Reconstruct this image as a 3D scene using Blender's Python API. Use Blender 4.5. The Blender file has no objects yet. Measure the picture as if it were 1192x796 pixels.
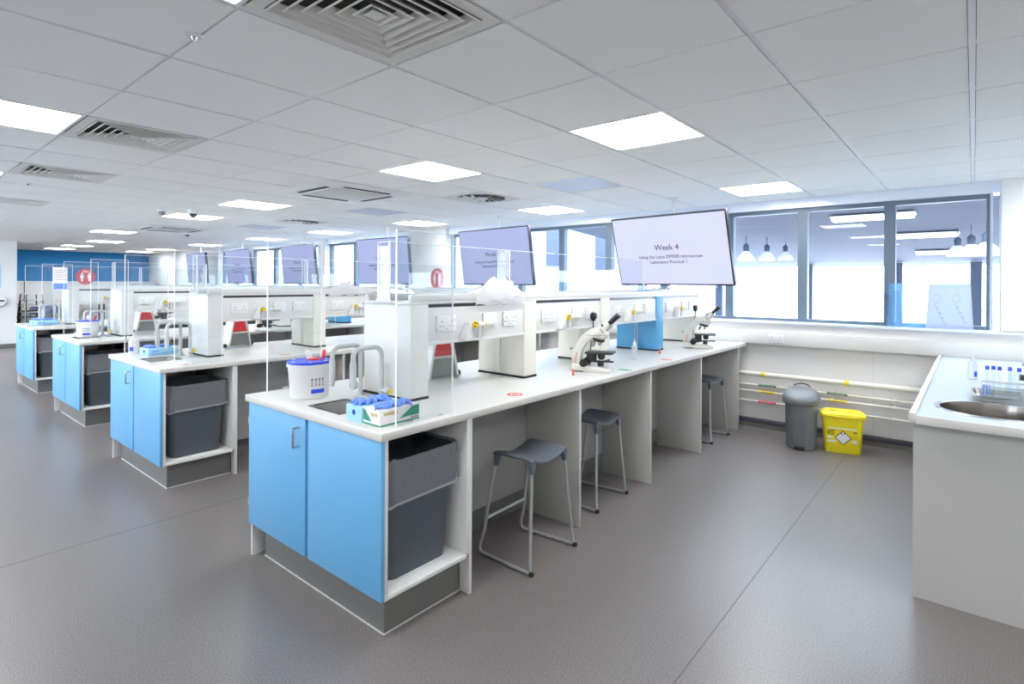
import bpy, bmesh, math, random
from mathutils import Vector, Matrix, noise
random.seed(7)
S = bpy.context.scene
C = bpy.data.collections.new('laboratory'); S.collection.children.link(C)
PI = math.pi

# ------------------------------------------------------------------ materials
def lin(c):
    out = []
    for v in c:
        v /= 255.0
        out.append(v/12.92 if v <= .04045 else ((v+.055)/1.055)**2.4)
    return (out[0], out[1], out[2], 1)
def mat(name, rgb, rough=.5, metal=0, spec=.5, noise_amt=0, noise_scale=40, bump=0, alpha=1, trans=0, coat=0):
    m = bpy.data.materials.new(name); m.use_nodes = True
    nt = m.node_tree; b = nt.nodes['Principled BSDF']
    b.inputs['Base Color'].default_value = lin(rgb); b.inputs['Roughness'].default_value = rough
    b.inputs['Metallic'].default_value = metal; b.inputs['Specular IOR Level'].default_value = spec
    b.inputs['Alpha'].default_value = alpha; b.inputs['Transmission Weight'].default_value = trans
    b.inputs['Coat Weight'].default_value = coat
    tc = nt.nodes.new('ShaderNodeTexCoord'); n = nt.nodes.new('ShaderNodeTexNoise')
    n.inputs['Scale'].default_value = noise_scale; n.inputs['Detail'].default_value = 3
    nt.links.new(tc.outputs['Object'], n.inputs['Vector'])
    if noise_amt:
        mx = nt.nodes.new('ShaderNodeMix'); mx.data_type = 'RGBA'
        a = lin(rgb); k = noise_amt
        mx.inputs[6].default_value = tuple(max(0, v*(1-k)) for v in a[:3])+(1,)
        mx.inputs[7].default_value = tuple(min(1, v*(1+k)) for v in a[:3])+(1,)
        nt.links.new(n.outputs['Fac'], mx.inputs[0]); nt.links.new(mx.outputs[2], b.inputs['Base Color'])
    if bump:
        bp = nt.nodes.new('ShaderNodeBump'); bp.inputs['Strength'].default_value = bump; bp.inputs['Distance'].default_value = .002
        nt.links.new(n.outputs['Fac'], bp.inputs['Height']); nt.links.new(bp.outputs['Normal'], b.inputs['Normal'])
    return m
def emit(name, rgb, st):
    m = bpy.data.materials.new(name); m.use_nodes = True; nt = m.node_tree
    e = nt.nodes.new('ShaderNodeEmission'); e.inputs['Color'].default_value = lin(rgb); e.inputs['Strength'].default_value = st
    nt.links.new(e.outputs[0], nt.nodes['Material Output'].inputs[0]); return m
def clear(name, tint, refl=1.0, rough=0.0, haze=0.0, hazecol=(255,255,255), ior=1.45, bump=False):
    """thin clear sheet: fresnel reflection over a tinted see-through body"""
    m = bpy.data.materials.new(name); m.use_nodes = True; nt = m.node_tree
    nt.nodes.remove(nt.nodes['Principled BSDF'])
    t = nt.nodes.new('ShaderNodeBsdfTransparent'); t.inputs[0].default_value = lin(tint)
    g = nt.nodes.new('ShaderNodeBsdfGlossy'); g.inputs['Roughness'].default_value = rough
    g.inputs['Color'].default_value = (refl, refl, refl, 1)
    lw = nt.nodes.new('ShaderNodeLayerWeight'); lw.inputs[0].default_value = .5
    pw = nt.nodes.new('ShaderNodeMath'); pw.operation = 'POWER'; pw.inputs[1].default_value = 5
    r0 = ((ior-1)/(ior+1))**2
    f = nt.nodes.new('ShaderNodeMath'); f.operation = 'MULTIPLY_ADD'; f.inputs[1].default_value = 1-r0; f.inputs[2].default_value = r0
    nt.links.new(lw.outputs['Facing'], pw.inputs[0]); nt.links.new(pw.outputs[0], f.inputs[0])
    body = t
    if bump:
        tc = nt.nodes.new('ShaderNodeTexCoord'); nz = nt.nodes.new('ShaderNodeTexNoise'); nz.inputs['Scale'].default_value = 14; nz.inputs['Detail'].default_value = 5; nz.inputs['Distortion'].default_value = 1.2
        mp = nt.nodes.new('ShaderNodeMapping'); mp.inputs['Scale'].default_value = (1, 1, .45); mp.inputs['Rotation'].default_value = (.5, 0, 0)
        nt.links.new(tc.outputs['Object'], mp.inputs[0]); nt.links.new(mp.outputs[0], nz.inputs['Vector'])
        bp = nt.nodes.new('ShaderNodeBump'); bp.inputs['Strength'].default_value = 1; bp.inputs['Distance'].default_value = .03
        nt.links.new(nz.outputs['Fac'], bp.inputs['Height']); nt.links.new(bp.outputs['Normal'], g.inputs['Normal']); nt.links.new(bp.outputs['Normal'], lw.inputs['Normal'])
    if haze:
        d = nt.nodes.new('ShaderNodeBsdfDiffuse'); d.inputs[0].default_value = lin(hazecol)
        tl = nt.nodes.new('ShaderNodeBsdfTranslucent'); tl.inputs[0].default_value = lin(hazecol)
        ad = nt.nodes.new('ShaderNodeMixShader'); ad.inputs[0].default_value = .5
        nt.links.new(d.outputs[0], ad.inputs[1]); nt.links.new(tl.outputs[0], ad.inputs[2])
        h = nt.nodes.new('ShaderNodeMixShader'); h.inputs[0].default_value = haze
        nt.links.new(t.outputs[0], h.inputs[1]); nt.links.new(ad.outputs[0], h.inputs[2]); body = h
    mx = nt.nodes.new('ShaderNodeMixShader')
    nt.links.new(f.outputs[0], mx.inputs[0]); nt.links.new(body.outputs[0], mx.inputs[1]); nt.links.new(g.outputs[0], mx.inputs[2])
    nt.links.new(mx.outputs[0], nt.nodes['Material Output'].inputs[0]); return m

M = {}
M['white'] = mat('white_laminate', (221,221,219), .38, noise_amt=.015)
M['top'] = mat('worktop_white', (214,214,210), .3, noise_amt=.02, noise_scale=90)
M['counter'] = mat('counter_top_pale', (188,199,207), .28, noise_amt=.02, noise_scale=90)
M['edge'] = mat('worktop_edge', (208,206,200), .45)
M['ivory'] = mat('ivory_laminate', (226,224,213), .42, noise_amt=.015)
M['grey'] = mat('grey_laminate', (188,187,183), .5, noise_amt=.02)
M['greyd'] = mat('grey_back_panel', (160,159,157), .5, noise_amt=.02)
M['blue'] = mat('blue_door', (100,168,213), .42, noise_amt=.02, noise_scale=120)
M['bluep'] = mat('blue_pillar', (82,156,202), .4)
M['bluewall'] = mat('blue_wall_paint', (26,124,186), .7, noise_amt=.02)
M['plinth'] = mat('plinth_vinyl', (108,107,104), .4, noise_amt=.05)
M['wall'] = mat('white_wall_paint', (230,230,229), .75, noise_amt=.01, bump=.05)
M['walllow'] = mat('lower_wall_panel', (228,226,226), .6, noise_amt=.01)
M['skirt'] = mat('dark_skirting', (70,68,82), .35)
M['tile'] = mat('ceiling_tile', (247,246,243), .95, spec=.1, noise_amt=.03, noise_scale=260, bump=.1)
M['grid'] = mat('ceiling_grid', (234,235,237), .5)
M['gap'] = mat('ceiling_shadow_gap', (90,88,84), .9)
M['lightframe'] = mat('light_frame', (236,236,236), .5)
M['lamp'] = emit('light_diffuser', (251,253,255), 15.0)
M['vent'] = mat('vent_metal', (222,220,214), .5)
M['ventdark'] = mat('vent_void', (52,50,48), .9)
M['panelblue'] = mat('radiant_panel', (196,202,214), .5, metal=.0)
M['panelgrey'] = mat('cassette_grille', (206,205,201), .6)
M['black'] = mat('black_plastic', (26,26,30), .35)
M['rubber'] = mat('black_rubber', (30,30,32), .7)
M['charcoal'] = mat('charcoal_plastic', (74,82,90), .42, noise_amt=.04)
M['seat'] = mat('stool_seat_plastic', (92,98,108), .36, bump=.1, noise_scale=300)
M['steelg'] = mat('grey_steel_tube', (176,178,180), .35, metal=.5)
M['steel'] = mat('brushed_steel', (196,196,194), .25, metal=1, noise_amt=.06, noise_scale=30)
M['bowlsteel'] = mat('bowl_steel', (150,144,138), .22, metal=1)
M['chrome'] = mat('chrome', (200,200,200), .12, metal=1)
M['tapgrey'] = mat('tap_grey_enamel', (190,194,194), .3)
M['mid'] = mat('mid_grey_plastic', (116,118,120), .42)
M['middark'] = mat('lid_grey_plastic', (112,114,118), .4)
M['yellow'] = mat('yellow_plastic', (246,226,38), .38)
M['yknob'] = mat('yellow_knob', (235,200,20), .4)
M['red'] = mat('red_plastic', (226,52,56), .4)
M['redstk'] = mat('red_sticker', (226,96,92), .5)
M['greenstk'] = mat('green_sticker', (112,176,140), .5)
M['redsign'] = mat('red_sign_film', (205,92,104), .5)
M['green'] = mat('green_print', (38,150,116), .5)
M['greenlab'] = mat('green_pipe_label', (30,110,70), .5)
M['royal'] = mat('royal_blue_plastic', (40,76,222), .4)
M['glove'] = mat('blue_nitrile', (112,152,240), .5)
M['card'] = mat('white_card', (238,236,236), .6)
M['cardblue'] = mat('pale_blue_card', (160,210,238), .6)
M['print'] = mat('grey_print', (120,120,130), .6)
M['gold'] = mat('gold_print', (196,176,92), .5)
M['plastic'] = mat('white_plastic', (230,230,230), .35)
M['scope'] = mat('microscope_enamel', (226,224,216), .3)
M['scopedark'] = mat('microscope_black', (44,46,50), .4)
M['pipe'] = mat('cream_pipe_paint', (240,238,228), .35)
M['frame'] = mat('slate_window_frame', (98,114,130), .4)
M['sill'] = mat('sill_gloss', (226,234,246), .12)
M['bezel'] = mat('screen_bezel', (34,34,52), .3)
M['rim'] = mat('sink_rim', (70,68,64), .5)
M['bowl'] = mat('sink_bowl', (186,184,180), .35, metal=.5)
M['instr'] = mat('instrument_grey', (134,136,134), .45, noise_amt=.06, noise_scale=30)
M['purple'] = mat('purple_upholstery', (104,108,160), .7)
M['dark'] = mat('dark_steel', (48,50,56), .4, metal=.4)
M['glass'] = clear('window_glass', (238,246,255), .8)
M['hem'] = clear('bin_liner_hem', (235,237,240), .75, .12, haze=.6, hazecol=(236,238,242), ior=1.6)
M['acryl'] = clear('clear_acrylic', (249,251,252), .85, ior=1.48)
M['acredge'] = mat('painted_edge_glow', (253,254,255), .15)  # light glowing in the acrylic edges, put in as white colour
M['frost'] = clear('frosted_acrylic', (255,255,255), .5, .2, haze=.55, hazecol=(246,246,248))
M['filmblue'] = clear('blue_film_acrylic', (205,232,252), .5, .05, haze=.35, hazecol=(180,220,250))
M['filmgrey'] = clear('paper_film_acrylic', (240,244,250), .3, .3, haze=.85, hazecol=(196,204,220))
M['liner'] = clear('bin_liner_film', (228,230,234), .75, .12, haze=.28, hazecol=(228,230,236), ior=1.6, bump=True)
M['cover'] = clear('plastic_dust_cover', (255,255,255), .6, .15, haze=.82, hazecol=(252,252,253))
M['labglass'] = clear('lab_glass', (246,250,252), .9, 0, ior=1.42)
M['clearpl'] = clear('clear_bottle_plastic', (246,248,250), .6, .1, haze=.35, hazecol=(240,244,248))
M['screen'] = None
def screen_mat(c, st):
    m = bpy.data.materials.new('lit_screen'); m.use_nodes = True; nt = m.node_tree
    b = nt.nodes['Principled BSDF']; b.inputs['Base Color'].default_value = (.02,.02,.03,1); b.inputs['Roughness'].default_value = .35
    b.inputs['Emission Color'].default_value = lin(c); b.inputs['Emission Strength'].default_value = st
    return m
M['screen'] = screen_mat((214,218,248), .64); M['screen2'] = screen_mat((180,190,240), .5)  # second screen is dimmer: viewing-angle falloff put into its emission
M['ink'] = mat('screen_lettering', (34,34,52), .6)
M['outside'] = mat('outside_soffit_paint', (86,92,108), .8)
M['facade'] = mat('pale_facade', (140,158,184), .6)
M['facdark'] = mat('facade_opening', (54,66,88), .5)
M['grounddark'] = mat('added_dark_ground', (104,106,110), .9)  # unseen dark strip added to cut daylight on the ceiling near the glass
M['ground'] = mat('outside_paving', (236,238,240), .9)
def floor_mat():
    m = bpy.data.materials.new('vinyl_floor'); m.use_nodes = True; nt = m.node_tree; b = nt.nodes['Principled BSDF']
    tc = nt.nodes.new('ShaderNodeTexCoord')
    n1 = nt.nodes.new('ShaderNodeTexNoise'); n1.inputs['Scale'].default_value = 170; n1.inputs['Detail'].default_value = 2
    n2 = nt.nodes.new('ShaderNodeTexNoise'); n2.inputs['Scale'].default_value = 1.3; n2.inputs['Detail'].default_value = 4
    for n in (n1, n2): nt.links.new(tc.outputs['Object'], n.inputs['Vector'])
    r = nt.nodes.new('ShaderNodeValToRGB')
    r.color_ramp.elements[0].position = .36; r.color_ramp.elements[0].color = lin((98,93,93))
    r.color_ramp.elements[1].position = .68; r.color_ramp.elements[1].color = lin((132,126,124))
    nt.links.new(n1.outputs['Fac'], r.inputs[0])
    mr = nt.nodes.new('ShaderNodeMapRange'); mr.inputs['To Min'].default_value = .92; mr.inputs['To Max'].default_value = 1.06
    nt.links.new(n2.outputs['Fac'], mr.inputs[0])
    mx = nt.nodes.new('ShaderNodeMix'); mx.data_type = 'RGBA'; mx.blend_type = 'MULTIPLY'; mx.inputs[0].default_value = 1
    nt.links.new(r.outputs[0], mx.inputs[6]); nt.links.new(mr.outputs[0], mx.inputs[7])
    nt.links.new(mx.outputs[2], b.inputs['Base Color'])
    b.inputs['Roughness'].default_value = .33; b.inputs['Specular IOR Level'].default_value = .6
    bp = nt.nodes.new('ShaderNodeBump'); bp.inputs['Strength'].default_value = .06; bp.inputs['Distance'].default_value = .001
    nt.links.new(n1.outputs['Fac'], bp.inputs['Height']); nt.links.new(bp.outputs['Normal'], b.inputs['Normal'])
    return m
M['floor'] = floor_mat()
M['weld'] = mat('floor_weld', (92,88,88), .5)

# ------------------------------------------------------------------ mesh builder
class MB:
    def __init__(s): s.bm = bmesh.new()
    def _new(s, before, mi, smooth):
        for f in s.bm.faces:
            if f not in before: f.material_index = mi; f.smooth = smooth
    def face(s, pts, mi=0, smooth=False):
        f = s.bm.faces.new([s.bm.verts.new(p) for p in pts]); f.material_index = mi; f.smooth = smooth; return f
    def box(s, x0, x1, y0, y1, z0, z1, mi=0, bev=0, mtx=None, seg=2):
        t = bmesh.new()
        vs = [t.verts.new((x, y, z)) for x in (x0, x1) for y in (y0, y1) for z in (z0, z1)]
        for q in ((0,1,3,2),(4,6,7,5),(0,4,5,1),(2,3,7,6),(0,2,6,4),(1,5,7,3)): t.faces.new([vs[i] for i in q])
        if bev: bmesh.ops.bevel(t, geom=list(t.edges), offset=bev, segments=seg, profile=.5, affect='EDGES')
        bmesh.ops.recalc_face_normals(t, faces=t.faces)
        s._merge(t, mi, bool(bev), mtx); return s
    def _merge(s, t, mi, smooth, mtx=None):
        mp = {}
        for v in t.verts: mp[v] = s.bm.verts.new(mtx @ v.co if mtx else v.co)
        for f in t.faces:
            try: n = s.bm.faces.new([mp[v] for v in f.verts]); n.material_index = mi; n.smooth = smooth
            except ValueError: pass
        t.free()
    def prism(s, poly, axis, a, b, mi=0, bev=0, mtx=None, smooth=False):
        """poly = 2-D outline; axis 'x','y','z' is the extrusion axis"""
        t = bmesh.new()
        def P(p, w): return {'x': (w, p[0], p[1]), 'y': (p[0], w, p[1]), 'z': (p[0], p[1], w)}[axis]
        A = [t.verts.new(P(p, a)) for p in poly]; B = [t.verts.new(P(p, b)) for p in poly]
        t.faces.new(A); t.faces.new(B[::-1]); n = len(poly)
        for i in range(n): t.faces.new([A[i], A[(i+1) % n], B[(i+1) % n], B[i]])
        bmesh.ops.recalc_face_normals(t, faces=t.faces)
        if bev:
            ed = [e for e in t.edges if e.calc_face_angle(0) > .6]
            bmesh.ops.bevel(t, geom=ed, offset=bev, segments=2, profile=.5, affect='EDGES')
        s._merge(t, mi, bool(bev) or smooth, mtx); return s
    def rings(s, rings, mi=0, cap0=True, cap1=True, smooth=True, closed=False):
        R = [[s.bm.verts.new(p) for p in r] for r in rings]; n = len(R[0])
        m = len(R)
        for i in range(m if closed else m-1):
            for j in range(n):
                f = s.bm.faces.new([R[i][j], R[i][(j+1) % n], R[(i+1) % m][(j+1) % n], R[(i+1) % m][j]]); f.material_index = mi; f.smooth = smooth
        if cap0 and not closed: f = s.bm.faces.new(R[0][::-1]); f.material_index = mi
        if cap1 and not closed: f = s.bm.faces.new(R[-1]); f.material_index = mi
        return s
    def tube(s, pts, r, seg=10, mi=0, caps=True, radii=None):
        pts = [Vector(p) for p in pts]; rings = []; up = None
        for i, p in enumerate(pts):
            d = (pts[min(i+1, len(pts)-1)]-pts[max(i-1, 0)]).normalized()
            if up is None:
                up = Vector((0, 0, 1)) if abs(d.z) < .9 else Vector((1, 0, 0))
            a = (up - d*up.dot(d)).normalized(); b = d.cross(a); up = a
            rr = radii[i] if radii else r
            rings.append([p+(a*math.cos(2*PI*k/seg)+b*math.sin(2*PI*k/seg))*rr for k in range(seg)])
        return s.rings(rings, mi, caps, caps)
    def cyl(s, p0, p1, r0, r1=None, seg=20, mi=0):
        return s.tube([p0, p1], r0, seg, mi, True, [r0, r0 if r1 is None else r1])
    def lathe(s, c, prof, seg=28, mi=0, cap0=True, cap1=True, mtx=None, ex=1, ey=1):
        rg = []
        for r, z in prof:
            ring = [Vector((c[0]+ex*r*math.cos(2*PI*k/seg), c[1]+ey*r*math.sin(2*PI*k/seg), c[2]+z)) for k in range(seg)]
            rg.append([mtx @ p for p in ring] if mtx else ring)
        return s.rings(rg, mi, cap0, cap1)
    def obj(s, name, mats, parent=None, loc=None, wn=True):
        bmesh.ops.recalc_face_normals(s.bm, faces=s.bm.faces)
        me = bpy.data.meshes.new(name); s.bm.to_mesh(me); s.bm.free()
        for m in (mats if isinstance(mats, (list, tuple)) else [mats]): me.materials.append(M[m])
        try: me.set_sharp_from_angle(angle=.7)
        except Exception: pass
        o = bpy.data.objects.new(name, me); C.objects.link(o)
        if parent: o.parent = parent
        if loc: o.location = loc
        return o
def rrect(cx, cy, z, wx, wy, r, n=5):
    pts = []
    for (sx, sy, a0) in ((1,1,0),(-1,1,PI/2),(-1,-1,PI),(1,-1,1.5*PI)):
        for k in range(n):
            a = a0+PI/2*k/(n-1)
            pts.append(Vector((cx+sx*(wx/2-r)+r*math.cos(a), cy+sy*(wy/2-r)+r*math.sin(a), z)))
    return pts
def arc(p0, pc, p1, n=7):
    """quadratic bend from p0 around pc to p1"""
    p0, pc, p1 = map(Vector, (p0, pc, p1))
    return [p0*(1-t)**2+pc*2*t*(1-t)+p1*t*t for t in [i/(n-1) for i in range(n)]]

# ------------------------------------------------------------------ things
def props(o, label=None, cat=None, group=None, kind=None):
    for k, v in (('label', label), ('category', cat), ('group', group), ('kind', kind)):
        if v: o[k] = v
    return o
def empty(name, loc=(0,0,0), rz=0):
    o = bpy.data.objects.new(name, None); C.objects.link(o); o.empty_display_size = .1
    o.location = loc; o.rotation_euler = (0, 0, rz); return o
KIDS = {}
def kids(o): return [c for c in C.objects if c.parent == o]
def copy_tree(o, parent=None):
    c = o.copy(); C.objects.link(c)
    if parent: c.parent = parent
    for ch in kids(o): copy_tree(ch, c)
    return c
CACHE = {}
def inst(key, build, loc, label, cat, group=None, rz=0, sc=None):
    if key in CACHE:
        r = copy_tree(CACHE[key])
        for k in ('label', 'group'):
            if k in r: del r[k]
    else:
        r = build(); CACHE[key] = r
    r.location = loc; r.rotation_euler = (0, 0, rz)
    if sc: r.scale = sc
    return props(r, label, cat, group)
def struct(mb, name, mats, parent=None):
    o = mb.obj(name, mats, parent)
    if not parent: o['kind'] = 'structure'
    return o
def text_mesh(body, size, name, matname, parent, mtx, align='CENTER', ext=.0008):
    cu = bpy.data.curves.new('t', 'FONT'); cu.body = body; cu.size = size; cu.align_x = align; cu.align_y = 'CENTER'; cu.extrude = ext
    t = bpy.data.objects.new('t', cu); S.collection.objects.link(t)
    dg = bpy.context.evaluated_depsgraph_get()
    me = bpy.data.meshes.new_from_object(t.evaluated_get(dg)); me.name = name
    bpy.data.objects.remove(t); me.materials.clear(); me.materials.append(M[matname]); me.transform(mtx)
    o = bpy.data.objects.new(name, me); C.objects.link(o); o.parent = parent; return o

# ------------------------------------------------------------------ camera
H = 1.5
F, YAW, ROLL, SY = 640.8, .698, .0045, -68.4
cam = bpy.data.cameras.new('camera'); camo = bpy.data.objects.new('camera', cam); C.objects.link(camo); S.camera = camo
fw = Vector((-math.sin(YAW), math.cos(YAW), 0)); rt = Vector((math.cos(YAW), math.sin(YAW), 0)); up = Vector((0, 0, 1))
rt, up = rt*math.cos(ROLL)+up*math.sin(ROLL), up*math.cos(ROLL)-rt*math.sin(ROLL)
camo.matrix_world = Matrix(((rt.x, up.x, -fw.x, 0), (rt.y, up.y, -fw.y, 0), (rt.z, up.z, -fw.z, H), (0, 0, 0, 1)))
cam.sensor_width = 36; cam.lens = 36*F/1192; cam.shift_y = SY/1192; cam.clip_start = .02

# ------------------------------------------------------------------ the room
ZC = 2.385; XR = 2.6; XL = -20.6; YB = -3.2; YW = 6.13
PX, PY, GX, GY = .605, .6185, -.008, 2.03
WT = .883
struct(MB().box(XL-.2, XR+.2, YB-.2, 6.5, -.1, 0), 'floor', 'floor')
# vinyl weld seams
wl = MB()
wl.box(-.86, -.855, -2, 6.05, 0, .0006); wl.box(-3.9, -3.894, -2, 6.05, 0, .0006)
o = wl.obj('trim_1', 'weld'); o['kind'] = 'structure'
# cells of the ceiling that hold something else
cells_light = [(2,1),(5,1),(10,1),(13,1),(19,1),(24,2),(28,2),(31,2),(2,5),(6,5),(10,5),(14,5),(18,5),(23,5),(28,5),(31,5),(6,-3),(10,-3),(2,-3),
               (-2,1),(-2,5),(-2,-3),(2,-7),(6,-7),(10,-7),(-2,-7),(14,-3),(18,-3),(14,-7),(18,-7),(22,-7),(26,-7),(22,-3),(26,-3)]  # unseen lamps carrying on the grid, added as fill light
cells_vent = [(2,-2),(6,-2),(9,-2),(13,-2)]
cells_panel = [(4,3),(9,3),(14,3)]
cells_swirl = [(6,3),(12,3)]
def cell(k, j): return GX-PX*(k+.5), GY+PY*(j+.5)
cl = MB()
cl.box(XL-.2, XR+.2, YB-.2, 6.35, ZC+.08, ZC+.15, 1)
taken = set(cells_light+cells_vent+cells_panel+cells_swirl)
for k in range(-5, 35):
    for j in range(-9, 7):
        x, y = cell(k, j)
        if (k, j) in taken: continue
        hx, hy = PX/2-.0125, PY/2-.0055
        y0, y1 = max(y-hy, YB), min(y+hy, 6.27)
        x0, x1 = max(x-hx, XL), min(x+hx, XR)
        if x1-x0 < .03 or y1-y0 < .03: continue
        cl.box(x0, x1, y0, y1, ZC, ZC+.02, 0)
# exposed bars between the tile rows
for k in range(-5, 36):
    x = GX-PX*k
    if XL < x < XR: cl.box(x-.0105, x+.0105, YB, 6.27, ZC+.006, ZC+.02, 2)
for j in range(-8, 8):
    y = GY+PY*j
    if y < 6.27: cl.box(XL, XR, y-.0042, y+.0042, ZC+.007, ZC+.02, 2)
struct(cl, 'ceiling', ['tile', 'gap', 'grid'])

ORD = ['first','second','third','fourth','fifth','sixth','seventh','eighth','ninth','tenth','eleventh','twelfth','thirteenth']
def b_light():
    r = empty('ceiling_light'); f = MB(); h = PX/2-.006; hy = PY/2-.006
    for a in ((-h,h,-hy,-hy+.014),(-h,h,hy-.014,hy),(-h,-h+.014,-hy+.014,hy-.014),(h-.014,h,-hy+.014,hy-.014)): f.box(*a, 0, .02)
    f.obj('light_frame', 'lightframe', r)
    d = MB(); d.box(-h+.014, h-.014, -hy+.014, hy-.014, .003, .018); d.obj('diffuser', 'lamp', r); return r
rows = {}
for c in cells_light: rows.setdefault({1:'middle',2:'middle',5:'window-side'}.get(c[1], 'near-left' if c[1] >= -4 else 'rear'), []).append(c)
for rn, cs in rows.items():
    for i, c in enumerate(sorted(cs)):
        x, y = cell(*c)
        nm = {'middle':'middle ceiling row','window-side':'row nearest the windows','near-left':'row beside the grilles','rear':'unseen row added for fill light'}[rn]
        inst('light', b_light, (x, y, ZC-.001), f'square lit ceiling panel, {ORD[i]} from the counter end, {nm}', 'ceiling light', 'square ceiling light panels')
def b_vent():
    r = empty('air_diffuser'); h = PX/2-.008; hy = PY/2-.008
    f = MB()
    def ring(mb, ho, hi, zo, zi):
        o4 = [(-ho,-ho*hy/h),(ho,-ho*hy/h),(ho,ho*hy/h),(-ho,ho*hy/h)]; i4 = [(-hi,-hi*hy/h),(hi,-hi*hy/h),(hi,hi*hy/h),(-hi,hi*hy/h)]
        mb.rings([[Vector((p[0],p[1],zo)) for p in o4], [Vector((p[0],p[1],zi)) for p in i4], [Vector((p[0],p[1],zi+.004)) for p in i4], [Vector((p[0],p[1],zo+.004)) for p in o4]], 0, smooth=False, closed=True)
    ring(f, h, h-.045, 0, .001); f.obj('flange', 'vent', r)
    b = MB(); b.box(-h, h, -hy, hy, .06, .065); b.obj('duct_void', 'ventdark', r)
    for i in range(6):
        m = MB(); ho = h-.048-i*.039; q = hy/h
        m.rings([[Vector((sx*a, sy*a*q, z)) for sx, sy in ((-1,-1),(1,-1),(1,1),(-1,1))] for a, z in ((ho,-.004),(ho-.006,-.004),(ho-.031,.022),(ho-.031,.025),(ho-.004,.0),(ho,.0))], smooth=False, closed=True); m.obj('louvre', 'vent', r)
    m = MB(); m.rings([[Vector((sx*.028, sy*.028, -.002)) for sx, sy in ((-1,-1),(1,-1),(1,1),(-1,1))], [Vector((sx*.006, sy*.006, .026)) for sx, sy in ((-1,-1),(1,-1),(1,1),(-1,1))]], smooth=False)
    m.obj('centre_cone', 'vent', r); return r
VL = ['large square louvred air grille closest to the camera overhead', 'square louvred air grille beside the big left ceiling light', 'square louvred air grille second from the left edge of the photo', 'small far square louvred air grille nearest the left edge of the photo']
for c, l in zip(cells_vent, VL):
    x, y = cell(*c); inst('vent', b_vent, (x, y, ZC), l, 'air vent', 'square air grilles')
def b_panel():
    r = empty('ceiling_access_panel'); h = PX/2-.006; m = MB(); m.box(-h, h, -h, h, .004, .02); m.obj('panel_face', 'panelblue', r)
    f = MB()
    for a in ((-h-.004,h+.004,-h-.004,-h+.008),(-h-.004,h+.004,h-.008,h+.004),(-h-.004,-h+.008,-h+.008,h-.008),(h-.008,h+.004,-h+.008,h-.008)): f.box(*a, .001, .004)
    f.obj('panel_frame', 'grid', r); return r
for c, l in zip(cells_panel, ['blue-grey unlit ceiling panel nearest the big lit wall screen', 'blue-grey unlit ceiling panel between the ceiling cassette and the third screen', 'faint blue-grey unlit ceiling panel farthest down the room']):
    x, y = cell(*c); inst('panel', b_panel, (x, y, ZC), l, 'ceiling panel', 'blue grey ceiling panels')
def b_swirl():
    r = empty('swirl_diffuser'); h = PX/2-.008; p = MB(); p.box(-h, h, -h, h, .002, .02); p.obj('face_plate', 'vent', r)
    v = MB(); v.lathe((0,0,0), [(.0,.0005),(.25,.0005),(.25,.002),(0,.002)], 40, cap0=False, cap1=False); v.obj('slot_ring', 'ventdark', r)
    for i in range(14):
        b = MB(); a = 2*PI*i/14
        mt = Matrix.Rotation(a, 4, 'Z') @ Matrix.Translation((.165, 0, -.003)) @ Matrix.Rotation(.35, 4, 'Z') @ Matrix.Rotation(.5, 4, 'X')
        b.box(-.085, .085, -.016, .016, -.001, .001, 0, mtx=mt); b.obj('vane', 'vent', r)
    hub = MB(); hub.lathe((0,0,0), [(.0,-.006),(.07,-.006),(.075,.001)], 28, cap0=False); hub.obj('hub', 'vent', r); return r
for c, l in zip(cells_swirl, ['square ceiling diffuser with round dark swirl slots, the nearer one', 'square ceiling diffuser with round dark swirl slots, the farther one']):
    x, y = cell(*c); inst('swirl', b_swirl, (x, y, ZC-.001), l, 'air vent', 'swirl diffusers')
def b_cass():
    r = empty('ceiling_cassette'); p = MB(); h = .46
    p.rings([[v for v in rrect(0,0,.0,2*h,2*h,.03)], [v for v in rrect(0,0,-.022,2*h-.05,2*h-.05,.03)], [v for v in rrect(0,0,-.024,.62,.62,.02)]], cap0=False); p.obj('fascia', 'plastic', r)
    g = MB(); g.box(-.27, .27, -.27, .27, -.03, -.0245, 0, .003); g.obj('return_grille', 'panelgrey', r)
    for i in range(4):
        s = MB(); s.box(-.25, .25, .335, .375, -.0275, -.0235, 0, mtx=Matrix.Rotation(i*PI/2, 4, 'Z')); s.obj('air_slot', 'ventdark', r)
    return r
inst('cass', b_cass, (-4.71, 3.08, ZC-.0005), 'white ceiling air cassette with grey centre grille and four dark slots, the near one', 'air conditioner', 'ceiling cassettes')
inst('cass', b_cass, (-10.2, 3.36, ZC-.0005), 'white ceiling air cassette far down the room near two ceiling sensors', 'air conditioner', 'ceiling cassettes')
def b_sensor():
    r = empty('ceiling_sensor'); m = MB(); m.lathe((0,0,0), [(.055,0),(.055,-.02),(.045,-.03)], 20); m.obj('base', 'plastic', r)
    m = MB(); m.lathe((0,0,-.03), [(.04,0),(.036,-.025),(.018,-.04)], 20, cap0=False); m.obj('dome', 'mid', r); return r
def b_camera():
    r = empty('dome_camera'); m = MB(); m.lathe((0,0,0), [(.06,0),(.06,-.045),(.05,-.05)], 20); m.obj('housing', 'plastic', r)
    m = MB(); m.lathe((0,0,-.05), [(.047,0),(.042,-.03),(.02,-.048)], 20, cap0=False); m.obj('dome', 'scopedark', r); return r
def b_spr():
    r = empty('indicator_light'); m = MB(); m.lathe((0,0,0), [(.03,0),(.028,-.006)], 20); m.obj('collar', 'plastic', r)
    m = MB(); m.lathe((0,0,-.006), [(.012,0),(.008,-.01)], 14, cap0=False); m.obj('lens', 'chrome', r); return r
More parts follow.
